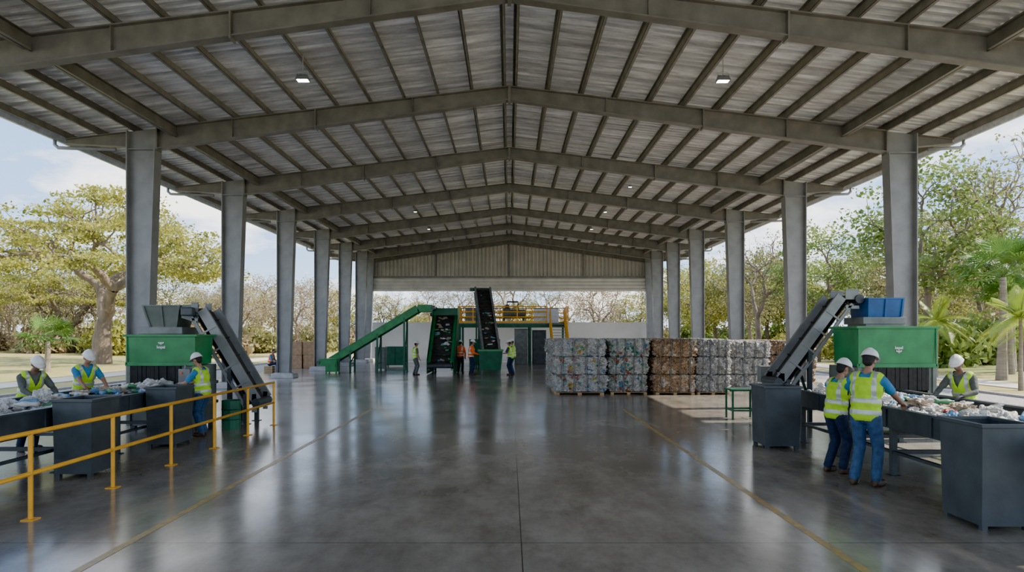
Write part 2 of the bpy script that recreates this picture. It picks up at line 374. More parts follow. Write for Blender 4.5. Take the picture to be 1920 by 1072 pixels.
# gable
mb = MB(); y = 51.7; xs = []; x = -11.0; k = 0
while x < 11.0: xs.append((x, .0 if k % 4 in (0, 1) else .08)); x += (.14, .03, .09, .03)[k % 4]; k += 1
vs = []
for x, dy in xs: vs += [(x, y+dy, 6.3), (x, y+dy, roofz(x)+.17)]
mb.add(vs, [(2*i, 2*i+2, 2*i+3, 2*i+1) for i in range(len(xs)-1)])
struct(mb.build('wall_gable', 'gable'))
mb = MB(); vs = []; zz = 5.28; k = 0; rows = []
while zz < 6.35: rows.append((zz, 0 if k % 2 else .09)); zz += .13; k += 1
for z_, dy in rows: vs += [(-11, y-.25+dy, z_), (11, y-.25+dy, z_)]
mb.add(vs, [(2*i, 2*i+1, 2*i+3, 2*i+2) for i in range(len(rows)-1)])
struct(mb.build('trim_1', 'band'))
mb = MB(); mb.box(-11, 11, 51.45, 51.6, 6.3, 6.42); struct(mb.build('trim_2', 'steel'))
for i, x in enumerate((-5.6, 0, 5.6)):
    mb = MB(); mb.box(x-.06, x+.06, 51.58, 51.68, 6.42, roofz(x)-.0); struct(mb.build('trim_%d' % (i+3), 'steel'))
mb = MB(); mb.box(-11, 11, 52.4, 52.6, 0, 2.9); mb.box(-11.03, 11.03, 52.37, 52.63, 2.9, 2.96); struct(mb.build('wall_back', 'wallwhite'))

# lamps
lamp = thing('high_bay_lamp', 'hanging white LED high bay lamp, lit', 'lamp', (0, 0, 0), 'ceiling lamps')
mb = MB(); mb.frustum(0, 0, -.12, 0, .2, .14, .16, .1); mb.box(-.12, .12, -.02, .02, 0, .05)
for i in range(7): mb.box(-.15+i*.05-.006, -.15+i*.05+.006, -.09, .09, 0, .05)
mb.build('lamp_housing', 'mgrey', lamp, bevel=.01)
mb = MB(); mb.box(-.16, .16, -.10, .10, -.13, -.118); mb.build('lamp_lens', 'led', lamp)
mb = MB(); mb.tube([(0, 0, .04), (0, 0, .62)], .015, 8); mb.tube([(-.16, 0, -.02), (-.16, 0, .12), (0, 0, .2), (.16, 0, .12), (.16, 0, -.02)], .01, 6); mb.build('lamp_bracket', 'galv', lamp)
first = True
for x, D, sc_ in ((-4.93, 16.3, .8), (5.1, 16.3, .8), (5.2, 29.4, .4), (5.0, 35.6, .4), (-4.9, 35.6, .4), (5.0, 41.5, .4), (-4.9, 41.5, .4)):
    loc = (x, D, roofz(x)-.62*sc_+.06)
    if first: lamp.location = loc; lamp.scale = (sc_,)*3; first = False
    else: copy_thing(lamp, loc, 0, sc_)

# ------------------------------------------------------------ railing
th = thing('safety_railing', 'yellow painted tubular steel safety railing on the floor', 'railing', (-5.4, 10, 0))
for y in (4.5, 6.1, 7.7, 9.3, 10.9, 12.5, 14.1, 15.65):
    mb = MB(); mb.tube([(-5.4, y, .01), (-5.4, y, .98)], .026, 12); mb.box(-5.47, -5.33, y-.07, y+.07, 0, .012); mb.build('post', 'yellow', th, smooth=False)
for z in (.98, .52):
    mb = MB(); mb.tube([(-5.4, 4.5, z), (-5.4, 15.65, z)], .026, 12); mb.build('rail', 'yellow', th, smooth=True)

# ------------------------------------------------------------ bins
bin0 = thing('waste_bin', 'tall dark slate steel sorting bin, open top, beside the conveyor', 'bin', (0, 0, 0), 'sorting bins')
mb = MB()
mb.frustum(0, 0, .05, 1.12, .27, .33, .285, .36, cap=False)
mb.frustum(0, 0, .08, 1.12, .25, .31, .265, .34, cap=False)
mb.box(-.27, .27, -.33, .33, .05, .08)
for sx in (-1, 1):
    for sy in (-1, 1): mb.box(sx*.23-.03, sx*.23+.03, sy*.29-.03, sy*.29+.03, 0, .05)
mb.build('bin_body', 'darkbin', bin0)
mb = MB()
for a, b, c, d in ((-.31, .31, -.385, -.33), (-.31, .31, .33, .385), (-.31, -.255, -.33, .33), (.255, .31, -.33, .33)): mb.box(a, b, c, d, 1.10, 1.14)
mb.build('bin_rim', 'darkbin', bin0, bevel=.006)
bin0.location = (5.29, 7.58, 0)
copy_thing(bin0, (4.97, 12.75, 0), 0, (1.15, 1, 1)); copy_thing(bin0, (-6.36, 10.28, 0)); copy_thing(bin0, (-6.44, 12.95, 0), scale=.97)

# ------------------------------------------------------------ sorting conveyors
def sort_table(x0, x1, y0, y1, label):
    cx = (x0+x1)/2; th = thing('sorting_conveyor', label, 'conveyor', (cx, (y0+y1)/2, 0))
    for x, s in ((x0, 1), (x1, -1)):
        mb = MB()
        mb.box(min(x, x+s*.012), max(x, x+s*.012), y0, y1, .72, 1.0)
        mb.box(min(x, x+s*.07), max(x, x+s*.07), y0, y1, .70, .72)
        mb.beam((x+s*.0, y0, 1.0), (x+s*.0, y1, 1.0), .1, .03, (1, 0, 0))
        mb.add([(x+s*.02, y0, 1.0), (x+s*.16, y0, .9), (x+s*.16, y1, .9), (x+s*.02, y1, 1.0)], [(0, 1, 2, 3)])
        yy = y0+.6
        while yy < y1: mb.box(min(x-s*.02, x), max(x-s*.02, x), yy-.04, yy+.04, .72, .98); yy += 1.1
        mb.build('side_panel', 'dark', th)
    mb = MB(); mb.box(x0+.12, x1-.12, y0+.05, y1, .86, .89); mb.box(x0+.14, x1-.14, y0+.05, y1, .72, .735)
    mb.tube([(x0+.12, y0+.07, .80), (x1-.12, y0+.07, .80)], .08, 14)
    mb.build('conveyor_belt', 'belt', th)
    yy = y0+.7
    while yy < y1-.3:
        for x, s in ((x0+.06, 1), (x1-.06, -1)):
            mb = MB(); mb.box(x-.04, x+.04, yy-.04, yy+.04, .012, .71); mb.box(x-.08, x+.08, yy-.08, yy+.08, 0, .012); mb.build('leg', 'dark', th)
        mb = MB(); mb.box(x0+.06, x1-.06, yy-.03, yy+.03, .32, .38); mb.box(x0+.06, x1-.06, yy-.03, yy+.03, .62, .70); mb.build('cross_brace', 'dark', th)
        yy += 1.55
    mb = MB(); mb.box(x0+.03, x0+.09, y0+.7, y1-.5, .33, .37); mb.box(x1-.09, x1-.03, y0+.7, y1-.5, .33, .37); mb.build('lower_rail', 'dark', th)
    mb = MB(); yy = y0+.5
    while yy < y1-.1: mb.tube([(x0+.1, yy, .80), (x1-.1, yy, .80)], .035, 8); yy += .5
    mb.build('belt_rollers', 'chrome', th, smooth=True)
    return th
sort_table(5.62, 7.62, 6.3, 13.9, 'long dark steel sorting conveyor carrying mixed plastic waste')
sort_table(-8.35, -6.78, 5.0, 14.6, 'long dark steel sorting conveyor heaped with plastic bags')

def text_mesh(txt, size, loc, parent, m='white', rot=(math.pi/2, 0, 0)):
    cu = bpy.data.curves.new('t', 'FONT'); cu.body = txt; cu.size = size; cu.extrude = .003; cu.align_x = 'CENTER'; cu.offset = .002
    o = bpy.data.objects.new('t', cu); COL.objects.link(o)
    bpy.context.view_layer.update()
    me = bpy.data.meshes.new_from_object(o.evaluated_get(bpy.context.evaluated_depsgraph_get()))
    bpy.data.objects.remove(o)
    me.materials.clear(); me.materials.append(M[m])
    ob = bpy.data.objects.new('lettering', me); COL.objects.link(ob); ob.rotation_euler = rot
    ob.parent = parent; ob.location = Vector(loc)-parent.location
    ob['label'] = 'white printed lettering'
    return ob

def machine(x0, x1, y0, label, cur, top, topmat, zg=1.42, zt=2.22, flip=1, dep=1.15, lx=8.0, yb=None):
    cx = (x0+x1)/2; th = thing('sorting_machine', label, 'machine', (cx, y0+1, 0))
    y1 = y0+dep
    mb = MB()
    mb.frustum(cx, (y0+y1)/2, zg, zt, (x1-x0)/2-.06, (y1-y0)/2-.04, (x1-x0)/2-.03, (y1-y0)/2-.02, cap=False)
    mb.frustum(cx, (y0+y1)/2, zg+.03, zt, (x1-x0)/2-.09, (y1-y0)/2-.07, (x1-x0)/2-.06, (y1-y0)/2-.05, cap=False)
    mb.box(x0+.06, x1-.06, y0+.04, y1-.04, zg, zg+.03)
    for a, b, c, d in ((x0-.03, x1+.03, y0-.03, y0+.06), (x0-.03, x1+.03, y1-.06, y1+.03), (x0-.03, x0+.06, y0+.06, y1-.06), (x1-.06, x1+.03, y0+.06, y1-.06)):
        mb.box(a, b, c, d, zt-.05, zt)
    mb.box(x0, x1, y0+.0, y0+.03, zg-.02, zg+.06)
    for x in (x0+.02, x1-.05): mb.box(x, x+.03, y0, y0+.03, zg, zt-.05)
    mb.build('green_hopper', 'green', th, bevel=.006)['label'] = 'bright green painted steel hopper box'
    mb = MB(); c0, c1 = cur
    mb.box(x0+.05, c0, y0+.06, y0+.1, .1, zg-.02); mb.box(c1, x1-.05, y0+.06, y0+.1, .1, zg-.02)
    mb.box(c0, c1, y0+.06, y0+.1, .1, .68)
    mb.box(x0+.05, x0+.09, y0+.1, y1+.2, .1, zg-.02); mb.box(x1-.09, x1-.05, y0+.1, y1+.2, .1, zg-.02)
    mb.box(x0+.05, x1-.05, y1+.16, y1+.2, .1, zg-.02)
    for x in (x0+.02, x1-.1): mb.box(x, x+.08, y0+.02, y0+.06, .1, zg-.02)
    for z in (.5, .95): mb.box(x1-.05 if flip < 0 else x0+.0, x1+.0 if flip < 0 else x0+.05, y0+.1, y1+.2, z, z+.07)
    mb.build('machine_body', 'greygreen', th, bevel=.005)
    for x in (x0+.06, x1-.16):
        for y in (y0+.1, y1):
            mb = MB(); mb.box(x, x+.1, y, y+.1, 0, .12); mb.build('foot', 'dark', th)
    mb = MB(); w = .09; x = c0
    while x < c1-.02:
        dy = R.uniform(-.012, .012)
        mb.box(x, min(x+w-.008, c1), y0+.02+dy, y0+.035+dy, .93, zg-.02); x += w
    mb.build('rubber_curtain', 'rubber', th)
    t0, t1, tz0, tz1 = top
    mb = MB(); yb = y1+.1 if yb is None else yb
    mb.frustum((t0+t1)/2, yb+.45, zt-.75, tz0, (t1-t0)/2+.05, .42, (t1-t0)/2+.05, .42)
    mb.box(t0-.12, t1+.06, yb+.0, yb+.9, tz0-.16, tz0)
    mb.build('upper_chute', 'mgrey', th, bevel=.008)
    mb = MB()
    for xx in (t0+.0, t1-.08):
        for yy in (yb+.05, yb+.8): mb.box(xx, xx+.08, yy, yy+.08, 0, zt-.7)
    mb.box(t0+.04, t1-.04, yb+.07, yb+.11, .5, .58); mb.box(t0+.04, t1-.04, yb+.82, yb+.86, .5, .58); mb.box(t0+.02, t0+.06, yb+.1, yb+.85, .5, .58); mb.box(t1-.06, t1-.02, yb+.1, yb+.85, .5, .58)
    mb.build('support_frame', 'dark', th)
    mb = MB(); fl = .12 if flip < 0 else .02
    mb.frustum((t0+t1)/2, yb+.45, tz0, tz1, (t1-t0)/2-fl, .4-fl/2, (t1-t0)/2+.0, .45, cap=False)
    mb.frustum((t0+t1)/2, yb+.45, tz0, tz1, (t1-t0)/2-.03-fl, .37-fl/2, (t1-t0)/2-.03, .42, cap=False)
    mb.box(t0+fl, t1-fl, yb+.1, yb+.8, tz0, tz0+.02)
    for k_ in (0, .5, 1):
        xa = t0+fl+(t1-t0-2*fl)*k_; xb2 = t0+(t1-t0)*k_; mb.beam((xa, yb+.03+fl/2, tz0), (xb2, yb-.01, tz1), .04, .04)
    for a, b, c, d in ((t0-.02, t1+.02, yb-.03, yb+.02), (t0-.02, t1+.02, yb+.88, yb+.93), (t0-.02, t0+.03, yb+.02, yb+.88), (t1-.03, t1+.02, yb+.02, yb+.88)): mb.box(a, b, c, d, tz1-.03, tz1)
    if flip < 0:
        mb.prism([(t1+.02, tz1-.3), (t1+.42, tz1-.42), (t1+.42, tz1+.02), (t1+.02, tz1)], yb+.05, yb+.08)
    mb.build('feed_hopper', topmat, th)
    up = flip < 0
    text_mesh('kapsl' if flip > 0 else 'kopal', .085, (lx, y0+.018, zg+.36), th)
    mb = MB(); z0_ = zg+.34 if not up else zg+.50
    for i, dx in enumerate((-.045, 0, .045)):
        h = .05 if i != 1 else .07
        mb.prism([(lx+dx, z0_), (lx+dx-.02, z0_-.02), (lx+dx*.5, z0_-h), (lx+dx+.02, z0_-.02)], y0+.012, y0+.02)
    mb.build('emblem', 'white', th)['label'] = 'white three-leaf emblem'
    bx = x0+.08 if flip > 0 else x1-.34
    mb = MB(); mb.box(bx, bx+.24, y0-.08, y0+.055, 1.0, 1.34); mb.tube([(bx+.12, y0-.02, 1.34), (bx+.12, y0-.02, 1.42)], .02)
    mb.lathe([(0, 0), (.025, 0), (.025, .02), (0, .02)], 12, Matrix.Translation((bx+.07, y0-.08, 1.25)) @ Matrix.Rotation(math.pi/2, 4, 'X'), 1)
    mb.build('control_box', ['mgrey', 'orange'], th, bevel=.004)
    return th
machine(7.14, 8.8, 14.0, 'sorting machine with green hopper, blue feed box and rubber curtain', (7.48, 8.62), (8.03, 8.8, 2.47, 2.90), 'blue', zt=2.25, lx=8.0)
machine(-8.29, -6.76, 14.72, 'sorting machine with green hopper, grey feed box and rubber curtain', (-8.2, -7.1), (-8.46, -7.62, 2.25, 2.76), 'greygreen', zg=1.42, zt=2.08, flip=-1, dep=.95, lx=-7.52)

def incline(name, label, lo, hi, w, fm, legs=(.3, .7), hs=.28, lo_ext=0., hi_ext=0., bm='belt', legm=None, truss=False, fw=.07):
    lo = Vector(lo); hi = Vector(hi); h = Vector((hi.x-lo.x, hi.y-lo.y, 0)).normalized(); sd = Vector((h.y, -h.x, 0))
    base = Vector(((lo.x+hi.x)/2, (lo.y+hi.y)/2, 0)); th = thing(name, label, 'conveyor', base)
    pts = ([lo-h*lo_ext] if lo_ext else [])+[lo, hi]+([hi+h*hi_ext] if hi_ext else [])
    for s in (-1, 1):
        mb = MB()
        for p, q in zip(pts[:-1], pts[1:]):
            o = sd*s*w/2
            d = (q-p).normalized(); u = sd.cross(d).normalized()
            if u.z < 0: u = -u
            if truss:
                mb.beam(p+o+u*(hs/2-.11), q+o+u*(hs/2-.11), .03, .22, sd); mb.beam(p+o-u*(hs/2-.03), q+o-u*(hs/2-.03), .05, .06, sd)
            else: mb.beam(p+o, q+o, .025, hs, sd)
            for k in (-1, 1): mb.beam(p+o+u*k*hs/2, q+o+u*k*hs/2, fw, .02, sd)
            nseg = int((q-p).length/(.55 if truss else .8))
            for i in range(1, nseg+1):
                c = p+(q-p)*i/(nseg+1); mb.beam(c+o*1.02-u*hs/2, c+o*1.02+u*hs/2, .05, .04, sd)
        mb.build('side_frame', fm, th)
    mb = MB()
    for p, q in zip(pts[:-1], pts[1:]):
        d = (q-p).normalized(); u = sd.cross(d).normalized()
        if u.z < 0: u = -u
        mb.beam(p+u*.04, q+u*.04, w-.05, .03, sd); mb.beam(p-u*.1, q-u*.1, w-.05, .02, sd)
        nseg = max(1, int((q-p).length/.45))
        for i in range(nseg): c = p+(q-p)*(i+.5)/nseg+u*.07; mb.beam(c-d*.012, c+d*.012, w-.1, .05, sd)
    mb.build('conveyor_belt', bm, th)
    for p in (pts[0], pts[-1]):
        mb = MB(); mb.tube([p-sd*(w/2+.06), p+sd*(w/2+.06)], .1, 16); mb.build('end_drum', 'dark', th)
    mb = MB(); q = pts[-1]; mb.box(-.13, .13, -.1, .1, -.1, .1)
    o = MB(); o.V = [tuple(Vector(v)+q-sd*(w/2+.18)) for v in mb.V]; o.F = mb.F; o.I = mb.I; o.build('drive_motor', legm or 'dark', th, bevel=.03)
    for t in legs:
        c = lo+(hi-lo)*t
        for s in (-1, 1):
            mb = MB(); p = c+sd*s*(w/2-.02); mb.box(p.x-.045, p.x+.045, p.y-.045, p.y+.045, .012, p.z-.05); mb.box(p.x-.09, p.x+.09, p.y-.09, p.y+.09, 0, .012); mb.build('leg', legm or fm, th)
        if c.z > .8:
            mb = MB(); a = c+sd*(w/2); b = c-sd*(w/2); mb.beam((a.x, a.y, .5), (b.x, b.y, c.z-.35), .05, .05, h); mb.beam((b.x, b.y, .5), (a.x, a.y, .5), .05, .05, h); mb.build('leg_brace', legm or fm, th)
    return th
incline('inclined_conveyor', 'grey steel inclined belt conveyor rising to the blue feed box', (6.22, 15.8, 1.0), (7.6, 15.8, 2.88), .72, 'frame', (.06, .42), .42, lo_ext=.15, hi_ext=.3, legm='dark', truss=True)
incline('inclined_conveyor', 'grey steel inclined belt conveyor rising to the grey feed box', (-5.95, 16.15, .5), (-7.2, 16.15, 2.6), .72, 'frame', (.12, .42), .42, lo_ext=.1, hi_ext=.15, legm='dark', truss=True)
incline('inclined_conveyor', 'long green inclined conveyor with horizontal head section', (-9.7, 37, .55), (-4.9, 37, 3.45), 1.1, 'green', (.25, .55, .85), .36, lo_ext=.5, hi_ext=.8, legm='dgreen')
incline('inclined_conveyor', 'green framed inclined conveyor loaded with mixed waste', (-3.52, 34.9, .45), (-3.52, 38.0, 3.15), 1.15, 'green', (.5, .9), .42, lo_ext=.3, legm='dgreen', fw=.14)
incline('inclined_conveyor', 'steep dark inclined conveyor feeding the raised platform', (-.95, 35.9, 1.05), (-1.6, 40.5, 4.7), .88, 'mgrey', (.55, .85), .4, legm='dgreen', fw=.12)
th = thing('conveyor_guard', 'dark green sheet metal guard beneath the loaded conveyor', 'machine guard', (-3.52, 36.5, 0))
for s in (-1, 1):
    mb = MB(); mb.prism([(34.75, .05), (38.2, .05), (38.2, 3.4), (37.6, 3.3), (34.75, .75)], -3.52+s*.68-.015, -3.52+s*.68+.015, plane='yz')
    mb.build('guard_panel', 'dgreen', th)
mb = MB(); mb.box(-4.2, -2.85, 38.3, 38.35, 2.7, 3.5); mb.box(-4.24, -4.2, 37.4, 38.35, 2.9, 3.5); mb.box(-2.85, -2.81, 37.4, 38.35, 2.9, 3.5); mb.build('head_hood', 'green', th)
mb = MB(); mb.box(-4.18, -2.87, 37.55, 37.6, 3.1, 3.5); mb.box(-4.18, -2.87, 37.6, 38.3, 3.48, 3.5); mb.build('hood_front', 'dgreen', th)
th = thing('loading_hopper', 'green open steel loading hopper on short legs', 'hopper', (-.95, 35.0, 0))
mb = MB(); mb.frustum(-.95, 35.0, .25, 1.25, .52, .4, .62, .5, cap=False); mb.frustum(-.95, 35, .3, 1.25, .49, .37, .59, .47, cap=False); mb.box(-1.47, -.43, 34.6, 35.4, .25, .3)
mb.build('hopper_body', 'dgreen', th)
for x in (-1.4, -.5):
    for y in (34.7, 35.3): mb = MB(); mb.box(x-.05, x+.05, y-.05, y+.05, 0, .25); mb.build('leg', 'dark', th)
mb = MB(); mb.box(-1.6, -.3, 34.47, 34.53, 1.2, 1.28); mb.box(-1.6, -.3, 35.47, 35.53, 1.2, 1.28); mb.box(-1.6, -1.54, 34.53, 35.47, 1.2, 1.28); mb.box(-.36, -.3, 34.53, 35.47, 1.2, 1.28); mb.build('rim', 'green', th)

# mezzanine
th = thing('steel_platform', 'raised steel work platform with yellow guard rails and stairs', 'platform', (.4, 47.5, 0))
X0, X1, YA, YB, ZD = -3.4, 3.9, 45.5, 48.6, 2.8
mb = MB(); mb.box(X0, X1, YA, YB, ZD-.05, ZD); mb.build('deck', 'mgrey', th)
mb = MB()
for y in (YA, YB-.1): mb.box(X0, X1, y, y+.1, ZD-.28, ZD-.05)
for i in range(6): x = X0+(X1-X0-.1)*i/5; mb.box(x, x+.1, YA+.1, YB-.1, ZD-.25, ZD-.05)
mb.build('deck_frame', 'dgreen', th)
for x in (X0+.1, -1.0, 1.4, X1-.1):
    for y in (YA+.1, YB-.1): mb = MB(); mb.box(x-.07, x+.07, y-.07, y+.07, 0, ZD-.28); mb.build('post', 'dgreen', th)
mb = MB()
for (a, b) in (((X0, YA), (2.5, YA)), ((X0, YB), (X1, YB)), ((X0, YA), (X0, YB)), ((X1, YA), (X1, YB))):
    A = Vector((*a, ZD)); B = Vector((*b, ZD)); n_ = max(2, int((B-A).length/.9))
    for z in (.4, .75, 1.1): mb.tube([A+Vector((0, 0, z)), B+Vector((0, 0, z))], .04, 8)
    mb.beam(A+Vector((0, 0, .07)), B+Vector((0, 0, .07)), .02, .14, (B-A).cross(Vector((0, 0, 1))))
    for i in range(n_+1): p = A+(B-A)*i/n_; mb.tube([p, p+Vector((0, 0, 1.1))], .04, 8)
mb.build('guard_rail', 'yellow', th)
st = MB(); sy0, sy1 = 45.5, 41.6
for i in range(15): t = (i+.5)/15; y = sy0+(sy1-sy0)*t; z = ZD*(1-t); st.box(2.75, 3.65, y-.14, y+.14, z-.02, z+.02)
st.build('stair_treads', 'mgrey', th)
mb = MB()
for x in (2.7, 3.7):
    mb.beam((x, sy0, ZD-.05), (x, sy1, .06), .09, .28, (1, 0, 0))
    for z in (.5, 1.0): mb.tube([(x, sy0, ZD+z), (x, sy1, z)], .045, 8)
    for t in (0, .33, .66, 1): y = sy0+(sy1-sy0)*t; mb.tube([(x, y, ZD*(1-t)), (x, y, ZD*(1-t)+1)], .045, 8)
mb.build('stair_rail', 'yellow', th)
def cabinet(name, label, cat, x0, x1, y0, y1, z0, z1, m, doors=1, legs=False):
    e = thing(name, label, cat, ((x0+x1)/2, (y0+y1)/2, z0))
    mb = MB(); zb = z0+(.1 if legs else 0); mb.box(x0, x1, y0, y1, zb, z1); mb.box(x0-.02, x1+.02, y0-.02, y1+.02, z1, z1+.03)
    if legs:
        for x in (x0, x1-.08):
            for y in (y0, y1-.08): mb.box(x, x+.08, y, y+.08, z0, zb)
    mb.build('cabinet_body', m, e, bevel=.01)
    w = (x1-x0)/doors
    for i in range(doors):
        mb = MB(); mb.box(x0+i*w+.04, x0+(i+1)*w-.04, y0-.02, y0-.001, zb+.05, z1-.05); mb.box(x0+(i+1)*w-.1, x0+(i+1)*w-.07, y0-.05, y0-.02, (zb+z1)/2-.06, (zb+z1)/2+.06); mb.build('door', m, e, bevel=.005)
    return e
cabinet('control_room', 'dark grey machine room beneath the platform', 'machine room', .35, 1.25, 46.2, 48.2, 0, 2.4, 'mgrey', 1)
cabinet('storage_cabinet', 'dark grey storage cabinet beneath the platform', 'cabinet', 1.6, 2.5, 46.4, 48.2, 0, 2.3, 'dark', 1)
cabinet('equipment_cabinet', 'pale grey equipment cabinet on the platform', 'cabinet', 1.7, 3.4, 47.0, 48.4, ZD, ZD+1.0, 'galv', 3)
cabinet('equipment_cabinet', 'grey electrical cabinet on the platform', 'cabinet', -3.0, -2.2, 46.5, 47.3, ZD, ZD+1.0, 'mgrey', 1)
cabinet('electrical_cabinet', 'green steel electrical cabinet standing on the floor', 'cabinet', -7.8, -6.5, 43, 43.8, 0, 1.25, 'dgreen', 2, True)
cabinet('control_panel', 'grey control panel on legs', 'control panel', -7.6, -7.0, 38.6, 39.0, 0, 1.3, 'mgrey', 1, True)
cabinet('compactor_unit', 'dark green compactor machine beneath the platform', 'machine', -2.5, -.6, 42.6, 44.6, 0, 1.7, 'dgreen', 2, True)
cabinet('conveyor_feed_box', 'green steel feed box at the conveyor foot', 'feed box', -9.6, -9.0, 35.6, 36.3, 0, .75, 'green', 1, True)
th = thing('screening_drum', 'grey motor drum unit mounted on the platform', 'machine', (.2, 47.5, ZD))
mb = MB(); mb.tube([(-.5, 47.5, ZD+.7), (.1, 47.5, ZD+.7)], .35, 20); mb.tube([(.1, 47.5, ZD+.7), (1.1, 47.5, ZD+.7)], .28, 20); mb.build('drum_shell', 'mgrey', th, bevel=.02)
for xx in (-.45, .9):
    mb = MB(); mb.box(xx, xx+.15, 47.2, 47.8, ZD, ZD+.5); mb.build('cradle', 'dgreen', th)
mb = MB(); mb.box(-.3, .0, 47.3, 47.7, ZD+1.0, ZD+1.3); mb.tube([(-.15, 47.5, ZD+1.3), (-.15, 47.5, ZD+1.5), (.6, 47.5, ZD+1.5), (.6, 47.5, ZD+.95)], .06, 8); mb.build('duct', 'dark', th)
th = thing('work_bench', 'small green steel work bench with open frame', 'bench', (5.75, 16.9, 0))
mb = MB(); mb.box(5.4, 6.1, 16.6, 17.2, .7, .74); mb.build('bench_top', 'dgreen', th, bevel=.006)
for x in (5.43, 6.03):
    for y in (16.63, 17.13): mb = MB(); mb.box(x, x+.04, y, y+.04, 0, .7); mb.build('leg', 'dgreen', th)
mb = MB(); mb.box(5.45, 6.05, 16.64, 16.66, .2, .24); mb.box(5.45, 6.05, 17.14, 17.16, .2, .24); mb.box(5.44, 5.46, 16.65, 17.15, .2, .24); mb.box(6.04, 6.06, 16.65, 17.15, .2, .24); mb.build('stretcher', 'dgreen', th)
th = thing('switch_box', 'grey switch box on a steel pedestal', 'control panel', (6.35, 16.9, 0))
mb = MB(); mb.box(6.28, 6.42, 16.85, 16.95, .012, .9); mb.box(6.22, 6.48, 16.78, 17.02, 0, .012); mb.build('pedestal', 'dark', th)
mb = MB(); mb.box(6.17, 6.53, 16.78, 17.0, .9, 1.3); mb.build('box_body', 'mgrey', th, bevel=.01)
th = thing('oil_drum', 'small green steel drum beside the conveyor', 'drum', (-6.15, 15.1, 0))
mb = MB(); mb.lathe([(0, 0), (.2, 0), (.2, .2), (.21, .21), (.2, .22), (.2, .42), (.21, .43), (.2, .44), (.2, .62), (.19, .63), (.19, .61), (0, .61)], 24, Matrix.Translation((-6.15, 15.1, 0)))
mb.build('drum_body', 'dgreen', th)

# ------------------------------------------------------------ bales
def bale_mesh(name, m, seed, W=1.2, Dp=1.15, H=.6, amp=.07):
    mb = MB(); nx, ny, nz = 44, 38, 24
    off = Vector((seed*7.3, seed*3.1, seed*5.7))
    def disp(p):
        c = Vector(((p[0])/(W/2), p[1]/(Dp/2), (p[2]-H/2)/(H/2)))
        q = Vector(p)
        mx = sorted([abs(c.x), abs(c.y), abs(c.z)])
        k = max(0, mx[1]-.82)/.18; q -= Vector((c.x*.045*k if abs(c.x) > .8 else 0, c.y*.045*k if abs(c.y) > .8 else 0, c.z*.02*k if abs(c.z) > .8 else 0))
        nrm = Vector((c.x if abs(c.x) > .99 else 0, c.y if abs(c.y) > .99 else 0, c.z*.25 if abs(c.z) > .99 else 0))
        v = noise.noise(Vector(p)*4+off)*.7+noise.noise(Vector(p)*11+off)*.9+abs(noise.noise(Vector(p)*24+off))*1.6-.3
        for sx_ in (-.36, -.12, .12, .36):
            if abs(p[0]-sx_*W) < .03: v -= .6
        return q+nrm*v*amp
    def grid(fn, a, b):
        vs = [disp(fn(i/a, j/b)) for j in range(b+1) for i in range(a+1)]
        mb.add(vs, [(j*(a+1)+i, j*(a+1)+i+1, (j+1)*(a+1)+i+1, (j+1)*(a+1)+i) for j in range(b) for i in range(a)])
    w, d = W/2, Dp/2
    grid(lambda u, v: (-w+W*u, -d, H*v), nx, nz); grid(lambda u, v: (w-W*u, d, H*v), nx, nz)
    grid(lambda u, v: (w, -d+Dp*u, H*v), ny, nz); grid(lambda u, v: (-w, d-Dp*u, H*v), ny, nz)
    grid(lambda u, v: (-w+W*u, -d+Dp*v, H), nx, ny); grid(lambda u, v: (-w+W*u, d-Dp*v, 0), nx, ny)
    lab = {'bale_pet': 'strapped bale of crushed mixed plastic bottles', 'bale_green': 'strapped bale of tinted plastic packaging', 'bale_card': 'strapped brown bale of crushed cardboard', 'bale_paper': 'strapped bale of grey and white paper and film'}[m]
    e = thing(name, lab, 'bale', (0, 0, 0), 'stacked recycling bales')
    o = mb.build('bale_body', m, e, smooth=False)
    for sx_ in (-.36, -.12, .12, .36):
        s = MB(); x = sx_*W
        s.beam((x, -d-.012, .02), (x, -d-.012, H-.02), .02, .008, (1, 0, 0)); s.beam((x, -d-.012, H+.004), (x, d+.012, H+.004), .02, .008, (1, 0, 0)); s.beam((x, d+.012, .02), (x, d+.012, H-.02), .02, .008, (1, 0, 0))
        s.beam((x, -d-.012, H-.03), (x, -d-.012, H+.006), .02, .008, (1, 0, 0)); s.beam((x, d+.012, H-.03), (x, d+.012, H+.006), .02, .008, (1, 0, 0))
        s.build('strap', 'strap', e)
    return e
src = {}
for i, k in enumerate(('bale_pet', 'bale_green', 'bale_card', 'bale_paper')):
    src[k] = [bale_mesh('recycling_bale', k, i*5+j) for j in range(2)]
pal = thing('wooden_pallet', 'worn wooden pallet under a stack of bales', 'pallet', (0, 0, 0), 'pallets under bales')
mb = MB()
for i in range(7): y = -.55+i*.17; mb.box(-.6, .6, y, y+.1, .06, .075)
mb.build('deck_boards', 'wood', pal)
for x in (-.55, 0, .55): mb = MB(); mb.box(x-.05, x+.05, -.55, .57, 0, .06); mb.build('stringer', 'wood', pal)
used = {k: 0 for k in src}; pal_used = False
def put_bale(k, x, y, z, sx, sy, sz, rz):
    i = used[k]; used[k] += 1; s = src[k][i % 2]
    if i < 2: s.location = (x, y, z); s.scale = (sx, sy, sz); s.rotation_euler = (0, 0, rz); return
    copy_thing(s, (x, y, z), rz, (sx, sy, sz))
stacks = [('bale_pet', 2.42, 23.4, 1.74, 4), ('bale_green', 4.12, 23.5, 1.3, 3), ('bale_card', 5.70, 23.4, 1.38, 3), ('bale_paper', 7.02, 23.45, 1.14, 3)]
